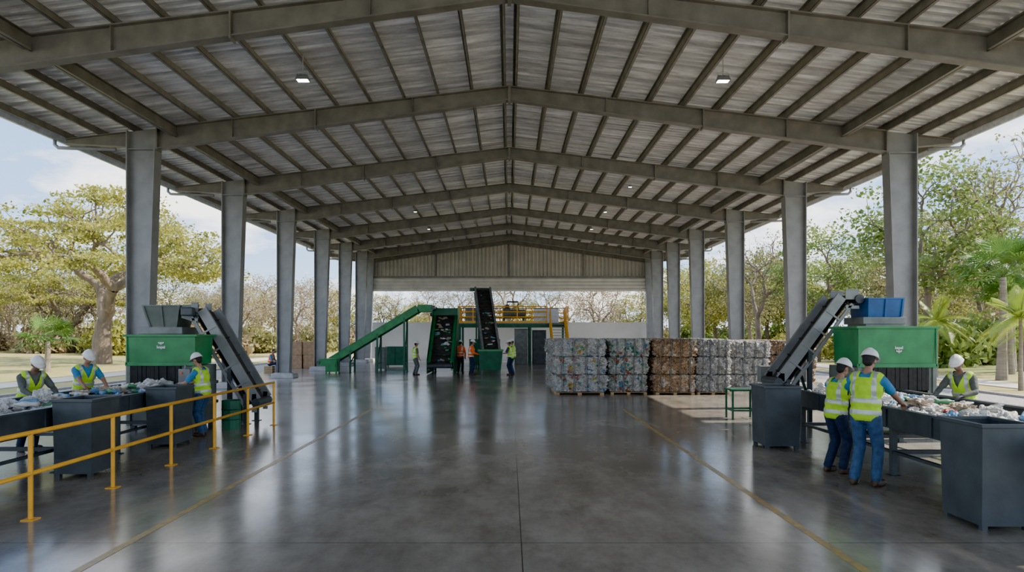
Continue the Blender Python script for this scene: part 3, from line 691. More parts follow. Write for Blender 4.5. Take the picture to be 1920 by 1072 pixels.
for k, x, yf, w, nr in stacks:
    for r in range(nr):
        yc = yf+.6+r*1.28+(R.uniform(-.03, .03))
        if r < 2:
            if not pal_used: pal.location = (x, yc, 0); pal.scale = (w/1.25, 1, 1); pal_used = True
            else: copy_thing(pal, (x, yc, 0), 0, (w/1.25, 1, 1))
        for l in range(3):
            kk = k if r == 0 or k != 'bale_pet' else R.choice(['bale_pet', 'bale_pet', 'bale_green'])
            put_bale(kk, x+R.uniform(-.04, .04), yc+R.uniform(-.06, .06), .085+l*.61, w/1.2, 1, 1.0, R.choice([0, math.pi])+R.uniform(-.03, .03))
for (k, x, y, w, nl) in (('bale_paper', 8.75, 25.5, 1.5, 3), ('bale_paper', 8.8, 27.2, 1.5, 3), ('bale_card', 11.0, 29.0, 1.15, 3), ('bale_card', 12.25, 29.1, 1.15, 3), ('bale_card', 11.0, 30.3, 1.15, 3), ('bale_card', 9.7, 29.3, 1.2, 3)):
    for l in range(nl): put_bale(k, x+R.uniform(-.04, .04), y, l*.61, w/1.2, 1, 1, R.uniform(-.03, .03))
def carton(x, y, z, w, d, h, rz):
    e = thing('cardboard_box', 'large brown cardboard box with taped flaps', 'box', (0, 0, 0), 'stacked cardboard boxes')
    mb = MB(); mb.box(-w/2, w/2, -d/2, d/2, 0, h); mb.build('box_body', 'cardbox', e, bevel=.01)
    mb = MB(); mb.box(-.03, .03, -d/2-.002, d/2+.002, h-.1, h+.002); mb.build('tape', 'wood', e)
    e.location = (x, y, z); e.rotation_euler[2] = rz
for i, (x, y, z) in enumerate(((-12.9, 41.5, 0), (-12.05, 41.6, 0), (-12.9, 41.5, .81), (-12.1, 41.6, .81), (-12.8, 43, 0), (-12.8, 43, .81))): carton(x, y, z, .8, .8, .8, 0)

# ------------------------------------------------------------ loose waste
import bmesh
def crumple(seed, s=(1, 1, .7), m='bagw', amp=.75):
    bm = bmesh.new(); bmesh.ops.create_icosphere(bm, subdivisions=4, radius=1)
    off = Vector((seed*3.7, seed*1.9, seed*8.1))
    for v in bm.verts:
        p = v.co.copy(); k = 1+amp*(noise.noise(p*1.3+off)*.8+abs(noise.noise(p*3+off))*.9-.35+noise.noise(p*7+off)*.3)
        v.co = Vector((p.x*s[0], p.y*s[1], max(p.z, -.55)*s[2]))*k
        v.co.z += .4*s[2]
    me = bpy.data.meshes.new('bag'); bm.to_mesh(me); bm.free(); me.materials.append(M[m])
    return me
bags = []
for i, (m, s) in enumerate((('bagw', (1, .8, .6)), ('bagw', (1.1, .7, .75)), ('bagc', (1, .9, .5)), ('bagb', (.8, .5, .5)), ('bagr', (.9, .5, .4)), ('bagw', (1, 1, .5)), ('bagg', (.7, .5, .45)), ('bagk', (1, .6, .4)), ('bagw', (.8, 1.1, .7)))):
    bags.append((crumple(i+1, s, m), {'bagw': 'crumpled white plastic bag', 'bagc': 'crumpled beige paper sack', 'bagb': 'crumpled blue plastic wrapper', 'bagr': 'crumpled red plastic packaging', 'bagg': 'crushed green plastic packaging', 'bagk': 'crumpled black plastic film'}[m]))
def bottle_mesh(m):
    mb = MB(); mb.lathe([(0, 0), (.035, 0), (.038, .03), (.03, .08), (.037, .14), (.036, .19), (.014, .25), (.014, .275), (0, .275)], 12, Matrix.Rotation(math.pi/2, 4, 'X') @ Matrix.Translation((0, 0.0, -.14)))
    me = bpy.data.meshes.new('bottle'); me.from_pydata(mb.V, [], mb.F); me.materials.append(M[m]); me.polygons.foreach_set('use_smooth', [True]*len(me.polygons)); me.update(); return me
bots = [(bottle_mesh('bagb'), 'crushed blue plastic bottle'), (bottle_mesh('bagg'), 'crushed green plastic bottle'), (bottle_mesh('bagw'), 'crushed white plastic bottle')]
def place_waste(x, y, z, sz, grp, rng=R, bot=.3, weights=None):
    if rng.random() < bot:
        me, lab = rng.choice(bots); nm = 'plastic_bottle'; sc = 1.1; zz = z+.04; cat = 'bottle'
    else:
        me, lab = rng.choices(bags, weights or [3, 3, 3, 1.4, 1.4, 3, 1.2, 2, 3])[0]; nm = 'plastic_bag'; sc = sz; zz = z; cat = 'waste bag'
    o = bpy.data.objects.new(nm, me); COL.objects.link(o); o.location = (x, y, zz); o.scale = (sc,)*3
    o.rotation_euler = (rng.uniform(-.3, .3), rng.uniform(-.3, .3), rng.uniform(0, 6.28)); tag(o, lab+' lying on a conveyor belt', cat, grp)
for i in range(135):
    y = R.uniform(8.3, 13.8); u = R.random()
    place_waste(5.88+1.5*u, y, .89+(.09 if i > 80 and .2 < u < .8 else 0), R.uniform(.07, .18), 'waste on the sorting conveyor')
for i in range(130):
    y = R.uniform(9.3, 14.6); u = R.random()
    place_waste(-8.1+1.1*u, y, .89+(.1 if i > 75 and .2 < u < .8 else 0), R.uniform(.07, .18), 'waste on the sorting conveyor')
for i in range(6): place_waste(-7.9+R.random()*.9, R.uniform(6.5, 9), .89, R.uniform(.08, .15), 'waste on the sorting conveyor')
for i in range(46):
    t = R.uniform(.03, .92); place_waste(-3.52+R.uniform(-.42, .42), 34.9+3.1*t, .53+2.7*t, R.uniform(.08, .14), 'waste on the inclined conveyor', weights=[.7, .7, 4, 2, 2, .7, 3, 5, .4])
for i in range(24):
    t = R.uniform(.05, .95); place_waste(-.95-.65*t+R.uniform(-.3, .3), 35.9+4.6*t, 1.14+3.65*t, R.uniform(.07, .12), 'waste on the inclined conveyor', weights=[.5, .5, 3, 1, 1, .4, 2, 5, .4])

# ------------------------------------------------------------ people
def sphere_mesh(c, A, n=14, m=9):
    vs = []; fs = []
    for j in range(1, m):
        t = math.pi*j/m
        for i in range(n):
            p = 2*math.pi*i/n; vs.append(Vector(c)+A @ Vector((math.sin(t)*math.cos(p), math.sin(t)*math.sin(p), math.cos(t))))
    top = len(vs); vs.append(Vector(c)+A @ Vector((0, 0, 1))); bot = len(vs); vs.append(Vector(c)+A @ Vector((0, 0, -1)))
    for j in range(m-2):
        for i in range(n): fs.append((j*n+i, (j+1)*n+i, (j+1)*n+(i+1) % n, j*n+(i+1) % n))
    for i in range(n): fs.append((top, i, (i+1) % n)); fs.append((bot, (m-2)*n+(i+1) % n, (m-2)*n+i))
    return vs, fs
class Vol:
    def __init__(s): s.mb = MB(); s.items = []
    def ell(s, c, f, r, u, rad, m):
        f = Vector(f).normalized(); A = Matrix((Vector(r)*rad[0], f*rad[1], Vector(u)*rad[2])).transposed()
        vs, fs = sphere_mesh(c, A); s.mb.add(vs, fs); s.items.append(('e', Vector(c), A.inverted(), min(rad), m))
    def cap(s, p, q, r0, r1, m, n=12):
        p = Vector(p); q = Vector(q); d = (q-p); Ln = d.length; d = d/max(Ln, 1e-6)
        a = d.orthogonal().normalized(); b = d.cross(a); rings = []
        for k in range(1, 5): t = math.pi/2*k/4; rings.append((p-d*r0*math.cos(t), r0*math.sin(t)))
        for k in range(0, 4): t = math.pi/2*k/4; rings.append((q+d*r1*math.sin(t), r1*math.cos(t)))
        vs = [p-d*r0]; fs = []
        for c, r in rings:
            for i in range(n): t = 2*math.pi*i/n; vs.append(c+(a*math.cos(t)+b*math.sin(t))*r)
        e = len(vs); vs.append(q+d*r1)
        for i in range(n): fs.append((0, 1+(i+1) % n, 1+i)); fs.append((e, 1+(len(rings)-1)*n+i, 1+(len(rings)-1)*n+(i+1) % n))
        for j in range(len(rings)-1):
            for i in range(n): fs.append((1+j*n+i, 1+j*n+(i+1) % n, 1+(j+1)*n+(i+1) % n, 1+(j+1)*n+i))
        s.mb.add(vs, fs); s.items.append(('c', p, q, r0, r1, m))
    def mesh(s, vox, smooth=2):
        me = bpy.data.meshes.new('v'); me.from_pydata(s.mb.V, [], s.mb.F); o = bpy.data.objects.new('v', me); COL.objects.link(o)
        r = o.modifiers.new('r', 'REMESH'); r.mode = 'VOXEL'; r.voxel_size = vox; r.adaptivity = 0
        if smooth: k = o.modifiers.new('s', 'SMOOTH'); k.factor = .5; k.iterations = smooth
        bpy.context.view_layer.update()
        out = bpy.data.meshes.new_from_object(o.evaluated_get(bpy.context.evaluated_depsgraph_get()))
        bpy.data.objects.remove(o); out.materials.clear(); return out
    def label(s, me):
        nv = len(me.polygons); C = np.zeros(nv*3); me.polygons.foreach_get('center', C); C = C.reshape(-1, 3)
        best = np.full(nv, 1e9); idx = np.zeros(nv, int)
        for it in s.items:
            if it[0] == 'e':
                A = np.array(it[2]); q = (C-np.array(it[1])) @ A.T; d = (np.linalg.norm(q, axis=1)-1)*it[3]; m = it[4]
            else:
                p = np.array(it[1]); q = np.array(it[2]); dd = q-p; t = np.clip(((C-p) @ dd)/max(dd @ dd, 1e-9), 0, 1)
                d = np.linalg.norm(C-(p+t[:, None]*dd), axis=1)-(it[3]+(it[4]-it[3])*t); m = it[5]
            k = d < best; best[k] = d[k]; idx[k] = m
        me.polygons.foreach_set('material_index', idx.astype(np.int32)); me.polygons.foreach_set('use_smooth', [True]*nv); me.update()
def ik(a, b, l1, l2, pole):
    d = b-a; Ln = min(d.length, l1+l2-.002); d.normalize(); x = (l1*l1-l2*l2+Ln*Ln)/(2*Ln); h = math.sqrt(max(0, l1*l1-x*x))
    pl = Vector(pole); pl = (pl-d*pl.dot(d)).normalized(); return a+d*x+pl*h, a+d*Ln
def person(loc, heading, label, h=1.75, lean=.12, head=.35, headyaw=0, hands=((.2, .5, 1.1), (-.2, .5, 1.1)), feet=((.11, .02), (-.11, -.02)),
           shirt='shirtblue', pants='jeans', vest='lime', glove=None, skin='skin', longsleeve=False, hat=True, pel=.93, vox=.0095, knee=(0, 1, 0)):
    k = h/1.75; V = Vol()
    SK, SH, PA, BO, GL, HA, EY, LI = range(8)
    mats = [skin, shirt, pants, 'boot', glove or skin, 'hair', 'eye', 'lip']
    P = Vector((0, 0, pel)); u = Vector((0, math.sin(lean), math.cos(lean))); f = Vector((0, math.cos(lean), -math.sin(lean))); r = Vector((1, 0, 0))
    V.ell(P+u*.0, f, r, u, (.172, .13, .14), PA)
    V.ell(P+u*.15, f, r, u, (.16, .122, .15), SH); V.ell(P+u*.33+f*.005, f, r, u, (.185, .13, .19), SH)
    V.cap(P+u*.46-r*.125, P+u*.46+r*.125, .078, .078, SH); V.cap(P+u*.44-r*.175, P+u*.44+r*.175, .066, .066, SH)
    nb = P+u*.50
    V.cap(P+u*.47, nb+u*.07+f*.015, .066, .056, SK)
    ha = head; uh = Vector((0, math.sin(ha), math.cos(ha))); fh0 = Vector((0, math.cos(ha), -math.sin(ha)))
    Q = Matrix.Rotation(headyaw, 3, uh); fh = Q @ fh0; rh = Q @ r
    hc = nb+u*.07+uh*.13+f*.02
    V.ell(hc+uh*.02-fh*.01, fh, rh, uh, (.076, .096, .10), SK)
    V.ell(hc-uh*.045+fh*.022, fh, rh, uh, (.058, .068, .075), SK)
    V.ell(hc-uh*.085+fh*.055, fh, rh, uh, (.026, .022, .02), SK)
    V.cap(hc+uh*.005+fh*.085, hc-uh*.03+fh*.102, .008, .014, SK, 8)
    for s in (-1, 1):
        V.ell(hc-uh*.01+rh*s*.078-fh*.01, fh, rh, uh, (.011, .02, .032), SK)
        V.ell(hc+uh*.004+rh*s*.03+fh*.079, fh, rh, uh, (.013, .01, .007), EY)
        V.ell(hc+uh*.022+rh*s*.03+fh*.082, fh, rh, uh, (.02, .008, .005), HA)
    V.ell(hc-uh*.055+fh*.082, fh, rh, uh, (.022, .010, .008), LI)
    V.ell(hc+uh*.03-fh*.03, fh, rh, uh, (.079, .088, .10), HA); V.ell(hc-uh*.03-fh*.05, fh, rh, uh, (.066, .05, .055), HA)
    for i, s in enumerate((1, -1)):
        hip = P+r*s*.092-Vector((0, 0, .03)); ft = Vector((feet[i][0], feet[i][1], .09))
        kn, an = ik(hip, ft, .43, .42, knee)
        V.cap(hip, kn, .105, .074, PA); V.cap(kn, an+Vector((0, 0, .02)), .074, .066, PA); V.ell(kn+(an-kn)*.28-Vector((0, .012, 0)), (0, 1, 0), r, (0, 0, 1), (.068, .07, .12), PA)
        V.cap(an, an-Vector((0, 0, .02)), .054, .054, BO)
        V.cap(an+Vector((s*.005, -.03, -.045)), an+Vector((s*.03, .15, -.05)), .045, .042, BO)
        V.ell(an+Vector((s*.015, .06, -.075)), (s*.12, 1, 0), r, (0, 0, 1), (.048, .145, .018), BO)
    for i, s in enumerate((1, -1)):
        sh = P+u*.43+r*s*.19; tg = Vector(hands[i])
        el, wr = ik(sh, tg, .29, .255, (s*.75, -.5, -.6))
        V.cap(sh, sh+(el-sh)*.7, .07, .062, SH); V.cap(sh+(el-sh)*.6, el, .05, .044, SH if longsleeve else SK)
        V.cap(el, wr, .050 if longsleeve else .043, .040 if longsleeve else .030, SH if longsleeve else SK)
        d = (wr-el).normalized(); d = (d+Vector((0, .5, -.15))).normalized(); nn = Vector((0, 0, -1)); nn = (nn-d*nn.dot(d)).normalized(); sd = d.cross(nn).normalized()
        if sd.x*s > 0: sd = -sd
        pc = wr+d*.045
        V.ell(pc, d, sd, nn, (.04, .052, .017), GL)
        for j in range(4):
            b = wr+d*.082+sd*(.03-.02*j); ln = (.038, .043, .04, .03)[j]; c1_ = b+(d+nn*.35)*ln; c2_ = c1_+(d*.6+nn*.85)*ln*.85
            V.cap(wr+d*.05+sd*(.026-.018*j), b, .011, .0098, GL, 8); V.cap(b, c1_, .0098, .009, GL, 8); V.cap(c1_, c2_, .009, .008, GL, 8)
        tb = wr+d*.022+sd*.03; t1 = tb+(d*.6+sd*.8+nn*.2).normalized()*.042; V.cap(tb, t1, .014, .011, GL, 8); V.cap(t1, t1+(d*.9+sd*.2+nn*.4).normalized()*.032, .011, .009, GL, 8)
    me = V.mesh(vox)
    for m in mats: me.materials.append(M[m])
    V.label(me)
    ob = bpy.data.objects.new('person', me); COL.objects.link(ob)
    ob.location = loc; ob.rotation_euler[2] = -math.radians(heading); ob.scale = (k, k, k)
    tag(ob, label, 'person')
    if vest:
        W = Vol(); e = .02
        W.ell(P+u*.02, f, r, u, (.172+e, .13+e, .16), 0); W.ell(P+u*.15, f, r, u, (.17+e, .128+e, .17), 0); W.ell(P+u*.33+f*.005, f, r, u, (.188+e, .134+e, .19), 0)
        W.cap(P+u*.455-r*.12, P+u*.455+r*.12, .084+e*.6, .084+e*.6, 0)
        vm = W.mesh(vox, 3); vm.materials.append(M[vest]); vm.materials.append(M['reflect'])
        bm = bmesh.new(); bm.from_mesh(vm); dele = []
        for fc in bm.faces:
            c = fc.calc_center_median()-P; uu = c.dot(u); ff = c.dot(f); xx = abs(c.x)
            cut = uu < -.09 or (uu > .47 and xx < .075) or xx > .2 or (ff > .0 and uu > .30 and xx < (uu-.30)*.45)
            if cut: dele.append(fc); continue
            fc.smooth = True
            hor = (-.01 < uu < .045) or (.14 < uu < .195); ver = (.10 < xx < .15) and uu > .17
            fc.material_index = 1 if (hor or ver) else 0
        bmesh.ops.delete(bm, geom=dele, context='FACES'); bm.to_mesh(vm); bm.free()
        vo = bpy.data.objects.new('safety_vest', vm); COL.objects.link(vo); vo.parent = ob; vo['label'] = ('lime' if vest == 'lime' else 'orange')+' safety vest with silver reflective bands'
        so = vo.modifiers.new('sol', 'SOLIDIFY'); so.thickness = .006; so.offset = 1
    if hat:
        mb = MB(); c = hc+uh*.052-fh*.002; A = Matrix((rh, fh, uh)).transposed(); n = 28; vs = []; rows = 9
        for j in range(rows+1):
            t = math.pi/2*j/rows
            for i in range(n):
                p = 2*math.pi*i/n; ct = math.cos(t)
                x = .104*ct*math.cos(p); y = .128*ct*math.sin(p); z = .118*math.sin(t)
                if abs(x) < .02 and j > 1: z += .008
                vs.append(c+A @ Vector((x, y, z)))
        fs = [(j*n+i, j*n+(i+1) % n, (j+1)*n+(i+1) % n, (j+1)*n+i) for j in range(rows) for i in range(n)]
        mb.add(vs, fs); vs = []
        for i in range(n):
            p = 2*math.pi*i/n; s_ = math.sin(p); br = .016+(.055*max(0, s_)**2)
            vs += [c+A @ Vector((.103*math.cos(p), .127*s_, .012)), c+A @ Vector(((.103+br*.7)*math.cos(p), (.127+br)*s_, -.004-.012*max(0, s_))), c+A @ Vector((.10*math.cos(p), .124*s_, -.008))]
        fs = []
        for i in range(n):
            a = 3*i; b = 3*((i+1) % n); fs += [(a, b, b+1, a+1), (a+1, b+1, b+2, a+2)]
        mb.add(vs, fs); ho = mb.build('hard_hat', 'hat', None, smooth=True); ho.parent = ob; ho['label'] = 'white hard hat'
    return ob
person((4.93, 9.45, 0), 48, 'person in lime vest, blue shirt, jeans and white hard hat', 1.86, .12, .35, 0, ((.26, .5, 1.06), (-.05, .52, 1.08)), ((.12, .03), (-.12, -.05)), 'shirtblue', 'jeans')
person((4.92, 10.3, 0), 72, 'person in lime vest, dark trousers and white hard hat, reaching', 1.70, .14, .4, 0, ((.2, .52, 1.1), (-.14, .52, 1.1)), ((.1, .05), (-.11, -.04)), 'shirtblue', 'jeansd')
person((7.95, 11.9, 0), -118, 'person in lime vest and dark gloves leaning over a conveyor', 1.74, .3, .5, .2, ((.2, .55, 1.05), (-.22, .5, 1.06)), ((.12, 0), (-.12, -.02)), 'shirtgrey', 'jeansd', glove='glove', skin='skin2', longsleeve=True)
person((-6.3, 14.05, 0), -78, 'person in lime vest, blue shirt and jeans sorting waste', 1.68, .14, .4, 0, ((.2, .48, 1.1), (-.18, .45, 1.12)), ((.1, .04), (-.1, -.04)), 'shirtblue', 'jeans', glove='glove')
person((-8.68, 12.3, 0), 118, 'person in lime vest and dark sleeves bending over waste', 1.74, .38, .6, 0, ((.2, .58, 1.02), (-.2, .55, 1.04)), ((.12, 0), (-.12, -.02)), 'shirtgrey', 'jeansd', glove='glove', longsleeve=True, skin='skin2')
person((-8.72, 13.95, 0), 125, 'person in lime vest and blue shirt bending over waste', 1.78, .3, .5, 0, ((.2, .58, 1.02), (-.2, .55, 1.04)), ((.12, 0), (-.12, -.02)), 'shirtblue', 'jeansd')
far = dict(vox=.013)
person((-4.75, 34.4, 0), 60, 'person standing in lime vest, grey trousers and hard hat', 1.68, .05, .2, 0, ((.24, .15, .85), (-.24, .2, .9)), shirt='shirtgrey', pants='shirtgrey', **far)
person((-2.62, 36.4, 0), 10, 'person standing in orange vest with white hard hat', 1.72, .05, .2, 0, ((.24, .15, .85), (-.24, .2, .9)), shirt='orange', vest='orange', pants='jeansd', longsleeve=True, **far)
person((-1.95, 34.6, 0), 75, 'person standing in orange vest, dark trousers and hard hat', 1.76, .08, .2, 0, ((.2, .32, 1.05), (-.2, .25, 1.05)), shirt='orange', vest='orange', pants='jeansd', longsleeve=True, **far)
person((.08, 34.5, 0), -60, 'person in lime vest and dark jeans beside a green hopper', 1.74, .1, .3, 0, ((.2, .4, 1.1), (-.2, .35, 1.1)), shirt='shirtnavy', pants='jeansd', **far)
person((.2, 35.6, 0), -80, 'person in lime vest and blue jeans behind a coworker', 1.78, .05, .2, 0, ((.24, .15, .85), (-.24, .2, .9)), shirt='shirtnavy', pants='jeans', **far)
person((-12.9, 36.8, 0), 90, 'person seated on a low crate in blue shirt', 1.7, .25, .4, 0, ((.18, .42, .62), (-.18, .4, .62)), ((.12, .42), (-.12, .4)), shirt='shirtblue', vest='orange', pants='jeansd', pel=.5, knee=(0, .5, 1), hat=False, **far)
e = thing('wooden_crate', 'low slatted wooden crate used as a seat', 'crate', (-12.9, 36.8, 0)); mb = MB()
for i in range(4): mb.box(-13.15, -12.7, 36.57, 37.03, .01+i*.09, .08+i*.09)
for x in (-13.13, -12.75):
    for y in (36.59, 36.98): mb.box(x, x+.03, y, y+.03, 0, .35)
mb.build('crate_body', 'wood', e)

# ------------------------------------------------------------ vegetation
def leaf_quads(C, size, rng, flat=.0, asp=.5):
    n = len(C); a = rng.normal(size=(n, 3)); a[:, 2] *= (1-flat); a /= np.linalg.norm(a, axis=1)[:, None]
    b = rng.normal(size=(n, 3)); b[:, 2] *= (1-flat); b -= a*(a*b).sum(1)[:, None]; b /= np.linalg.norm(b, axis=1)[:, None]
    s = size*rng.uniform(.6, 1.4, n)[:, None]
    v = np.stack([C-a*s, C-b*s*asp, C+a*s, C+b*s*asp], 1).reshape(-1, 3)
    return v, np.arange(4*n).reshape(-1, 4)
def mesh_np(name, V, F, m):
    me = bpy.data.meshes.new(name); me.from_pydata(V.tolist(), [], F.tolist()); me.materials.append(M[m]); me.update(); return me
def tree_mesh(seed, H, R_, cb, tips, leaves, lsize, lspread, lm, tr, trunkh, flat_crown=False, sides=6, shape=1.0):
    rng = np.random.default_rng(seed); pts = []
    ch = H-cb
    while len(pts) < tips:
        p = rng.uniform(-1, 1, 3); rr = np.linalg.norm(p)
        if rr > 1 or rr < .4: continue
        if flat_crown:
            if p[2] < -.1: continue
            q = np.array([p[0]*R_, p[1]*R_, cb+ch*(.25+.72*max(0, p[2]))*(1-.25*(p[0]**2+p[1]**2))])
        else: q = np.array([p[0]*R_, p[1]*R_, cb+ch*(.5+.5*p[2])])
        pts.append(q)
    pts = np.array(pts); mb = MB()
    k = tr/math.sqrt(tips)
    def seg(a, b, r0, r1, wob):
        a = np.array(a); b = np.array(b); ln = np.linalg.norm(b-a); n = 4 if r0 > .04 else 3
        P_ = []
        for i in range(n+1):
            t = i/n; p = a+(b-a)*t
            if 0 < i < n: p = p+rng.normal(size=3)*ln*wob
            p[2] += math.sin(t*math.pi)*ln*.04
            P_.append(p)
        mb.tube(P_, [r0+(r1-r0)*i/n for i in range(n+1)], sides if r0 > .03 else 4, cap=False)
    def grow(p, S, r):
        n = len(S)
        if n == 1: seg(p, S[0], r, .008, .05); return
        c = S.mean(0); q = p+(c-p)*(.42 if n > 3 else .5)
        if n == tips: q = p+(c-p)*.12
        rn = k*math.sqrt(n)*.95+.006; seg(p, q, r, rn, .035)
        X = S-c; _, _, vt = np.linalg.svd(X, full_matrices=False); pr = X @ vt[0]; pr += rng.normal(size=n)*.05; med = np.median(pr); A = S[pr <= med]; B = S[pr > med]
        if len(A) == 0 or len(B) == 0: A = S[:n//2]; B = S[n//2:]
        grow(q, A, min(rn, k*math.sqrt(len(A))*1.1+.006)); grow(q, B, min(rn, k*math.sqrt(len(B))*1.1+.006))
    top = np.array([rng.normal()*.2, rng.normal()*.2, trunkh])
    seg((0, 0, -.3), top, tr*1.35, tr, .02)
    grow(top, pts, tr)
    me = bpy.data.meshes.new('trunk'); me.from_pydata([tuple(v) for v in mb.V], [], mb.F); me.materials.append(M['bark']); me.polygons.foreach_set('use_smooth', [True]*len(me.polygons)); me.update()
    C = np.repeat(pts, leaves, 0)+rng.normal(size=(tips*leaves, 3))*np.array([lspread, lspread, lspread*(.3 if flat_crown else .55)])
    Vv, Ff = leaf_quads(C, lsize, rng, .3, .6)
    return me, mesh_np('foliage', Vv, Ff, lm)
def place_tree(v, x, y, s, rz, label, group=None, name='tree', cat='tree', parts=('trunk', 'foliage')):
    e = thing(name, label, cat, (x, y, gz(x, y)), group); e.rotation_euler[2] = rz; e.scale = (s,)*3 if not isinstance(s, tuple) else s
    for me, nm in zip(v, parts):
        if me is None: continue
        o = bpy.data.objects.new(nm, me); COL.objects.link(o); o.parent = e
    return e
umb = tree_mesh(3, 11.9, 8.4, 4.3, 250, 95, .11, .46, 'leafy', .5, 2.2, True, 8)
tg1 = tree_mesh(5, 10, 3.3, 3.4, 115, 60, .105, .38, 'leafg', .18, 3.2)
tg2 = tree_mesh(6, 10, 3.9, 3.0, 125, 45, .11, .45, 'leafo', .18, 2.6)
ty = tree_mesh(8, 9, 4.0, 2.4, 130, 50, .115, .45, 'leafy', .2, 2.0)
td = tree_mesh(9, 10, 4.2, 2.2, 180, 24, .10, .45, 'leafdry', .22, 2.0)
tb = tree_mesh(11, 11, 4.0, 3.0, 260, 8, .09, .3, 'leafo', .24, 3.0)
place_tree(umb, -26.9, 45, 1.0, .6, 'large spreading umbrella-shaped tree with yellow-green canopy')
place_tree(umb, -40, 62, .75, 2.2, 'spreading tree with yellow-green canopy')
place_tree(ty, -46, 56, .9, 1.2, 'rounded tree with yellow-green canopy')
def bush_mesh(seed, lm, n=1800, sp=(1.6, 1.2, .8), ls=.13):
    rng = np.random.default_rng(seed); C = rng.normal(size=(n, 3)); C /= np.linalg.norm(C, axis=1)[:, None]; C *= rng.uniform(.3, 1, (n, 1))**.5; C = C*np.array(sp)+np.array([0, 0, sp[2]*.7])
    C += .22*rng.normal(size=C.shape); C[:, 2] = np.abs(C[:, 2]); Vv, Ff = leaf_quads(C, ls, rng, 0, .6); mb = MB()
    for i in range(9): t = i*.7; mb.tube([(0, 0, -.2), (math.cos(t)*.4, math.sin(t)*.3, .5), (math.cos(t)*sp[0]*.8, math.sin(t)*sp[1]*.8, sp[2]*1.2)], [.03, .02, .006], 4)
    me = bpy.data.meshes.new('stems'); me.from_pydata([tuple(v) for v in mb.V], [], mb.F); me.materials.append(M['bark']); me.update()
    return me, mesh_np('foliage', Vv, Ff, lm)
bu = [(bush_mesh(1, 'leafo'), 'olive green shrub growing in dry grass'), (bush_mesh(2, 'leafdry'), 'dry straw-coloured brush in the undergrowth'), (bush_mesh(3, 'leafg'), 'leafy green shrub in the undergrowth'), (bush_mesh(4, 'leafy'), 'yellow-green shrub in the undergrowth')]
def palm_mesh(seed, th_, fr, fl, lm, fan=False, tr=.13):
    rng = random.Random(seed); mb = MB(); mb.tube([(0, 0, -.2), (.03, .02, th_*.3), (.08, 0, th_*.7), (.05, .02, th_)], [tr*1.4, tr, tr*.85, tr*.7], 10)
    tm = bpy.data.meshes.new('trunk'); tm.from_pydata([tuple(v) for v in mb.V], [], mb.F); tm.materials.append(M['palmbark']); tm.update()
    mb = MB(); top = Vector((.05, .02, th_))
    for i in range(fr):
        az = 2*math.pi*i/fr*2.4+rng.uniform(-.2, .2); el = rng.uniform(-.35, 1.25); h = Vector((math.cos(az), math.sin(az), 0)); sd = Vector((-h.y, h.x, 0))
        if fan:
            ln = fl*.55; d = h*math.cos(el)+Vector((0, 0, math.sin(el))); c = top+d*ln; mb.tube([top, c], [.02, .012], 4)
            up = sd.cross(d)
            for j in range(19):
                a = (j-9)/9*2.0; dd = d*math.cos(a)+sd*math.sin(a); tip = c+dd*fl*.5-Vector((0, 0, .2*fl*abs(rng.random()))); m_ = c+dd*fl*.28; wv = (sd*math.cos(a)-d*math.sin(a))*.022*fl
                mb.add([c, m_+wv+up*.02, tip, m_-wv+up*.02], [(0, 1, 2, 3)])
        else:
            pts = []; n = 9
            for j in range(n+1):
                t = j/n; pts.append(top+h*fl*(math.cos(el)*t)+Vector((0, 0, fl*(math.sin(el)*t-.55*t*t*max(.3, math.cos(el))))))
            mb.tube(pts, [.025*(1-.8*j/n) for j in range(n+1)], 4)
            for j in range(2, 4*n):
                t = j/(4*n); q = t*n; a = int(q); p = pts[a].lerp(pts[min(a+1, n)], q-a); tan = (pts[min(a+1, n)]-pts[a]).normalized(); L_ = fl*.26*math.sin(math.pi*min(1, t*.85+.15))+.05
                for s in (-1, 1):
                    tip = p+sd*s*L_*.85+tan*L_*.5-Vector((0, 0, L_*.35)); mb.add([p, p.lerp(tip, .4)+tan*.022, tip, p.lerp(tip, .4)-tan*.022], [(0, 1, 2, 3)])
    fm = bpy.data.meshes.new('fronds'); fm.from_pydata([tuple(v) for v in mb.V], [], mb.F); fm.materials.append(M[lm]); fm.update()
    return tm, fm
pf = palm_mesh(1, 4.0, 28, 2.0, 'palm', True, .16); pa = palm_mesh(2, 2.9, 19, 1.7, 'palmy', False, .08); ps = palm_mesh(3, 1.8, 24, 1.9, 'palm', True, .16)
K = dict(name='palm_tree', cat='palm tree', parts=('trunk', 'fronds'))
place_tree(ps, -24.4, 36, .9, 0, 'small fan palm with dark green fronds', **K)
place_tree(pf, 22.0, 30.5, 1.15, 0, 'fan palm with broad green fronds', **K)
place_tree(pf, 28, 38, 1.15, 1, 'fan palm with broad green fronds', **K)
place_tree(pf, 25.0, 34, .9, 2, 'fan palm with broad green fronds', **K)
for x, y, s in ((19.2, 25.6, .95), (20.6, 33.0, .95), (22.6, 29.5, .8), (21.5, 37.5, .85)):
    place_tree(pa, x, y, s, x*3, 'slender feather palm with bright yellow-green fronds', 'slender palms', **K)
place_tree(pf, -30, 62, .8, 1, 'fan palm with green fronds', **K)
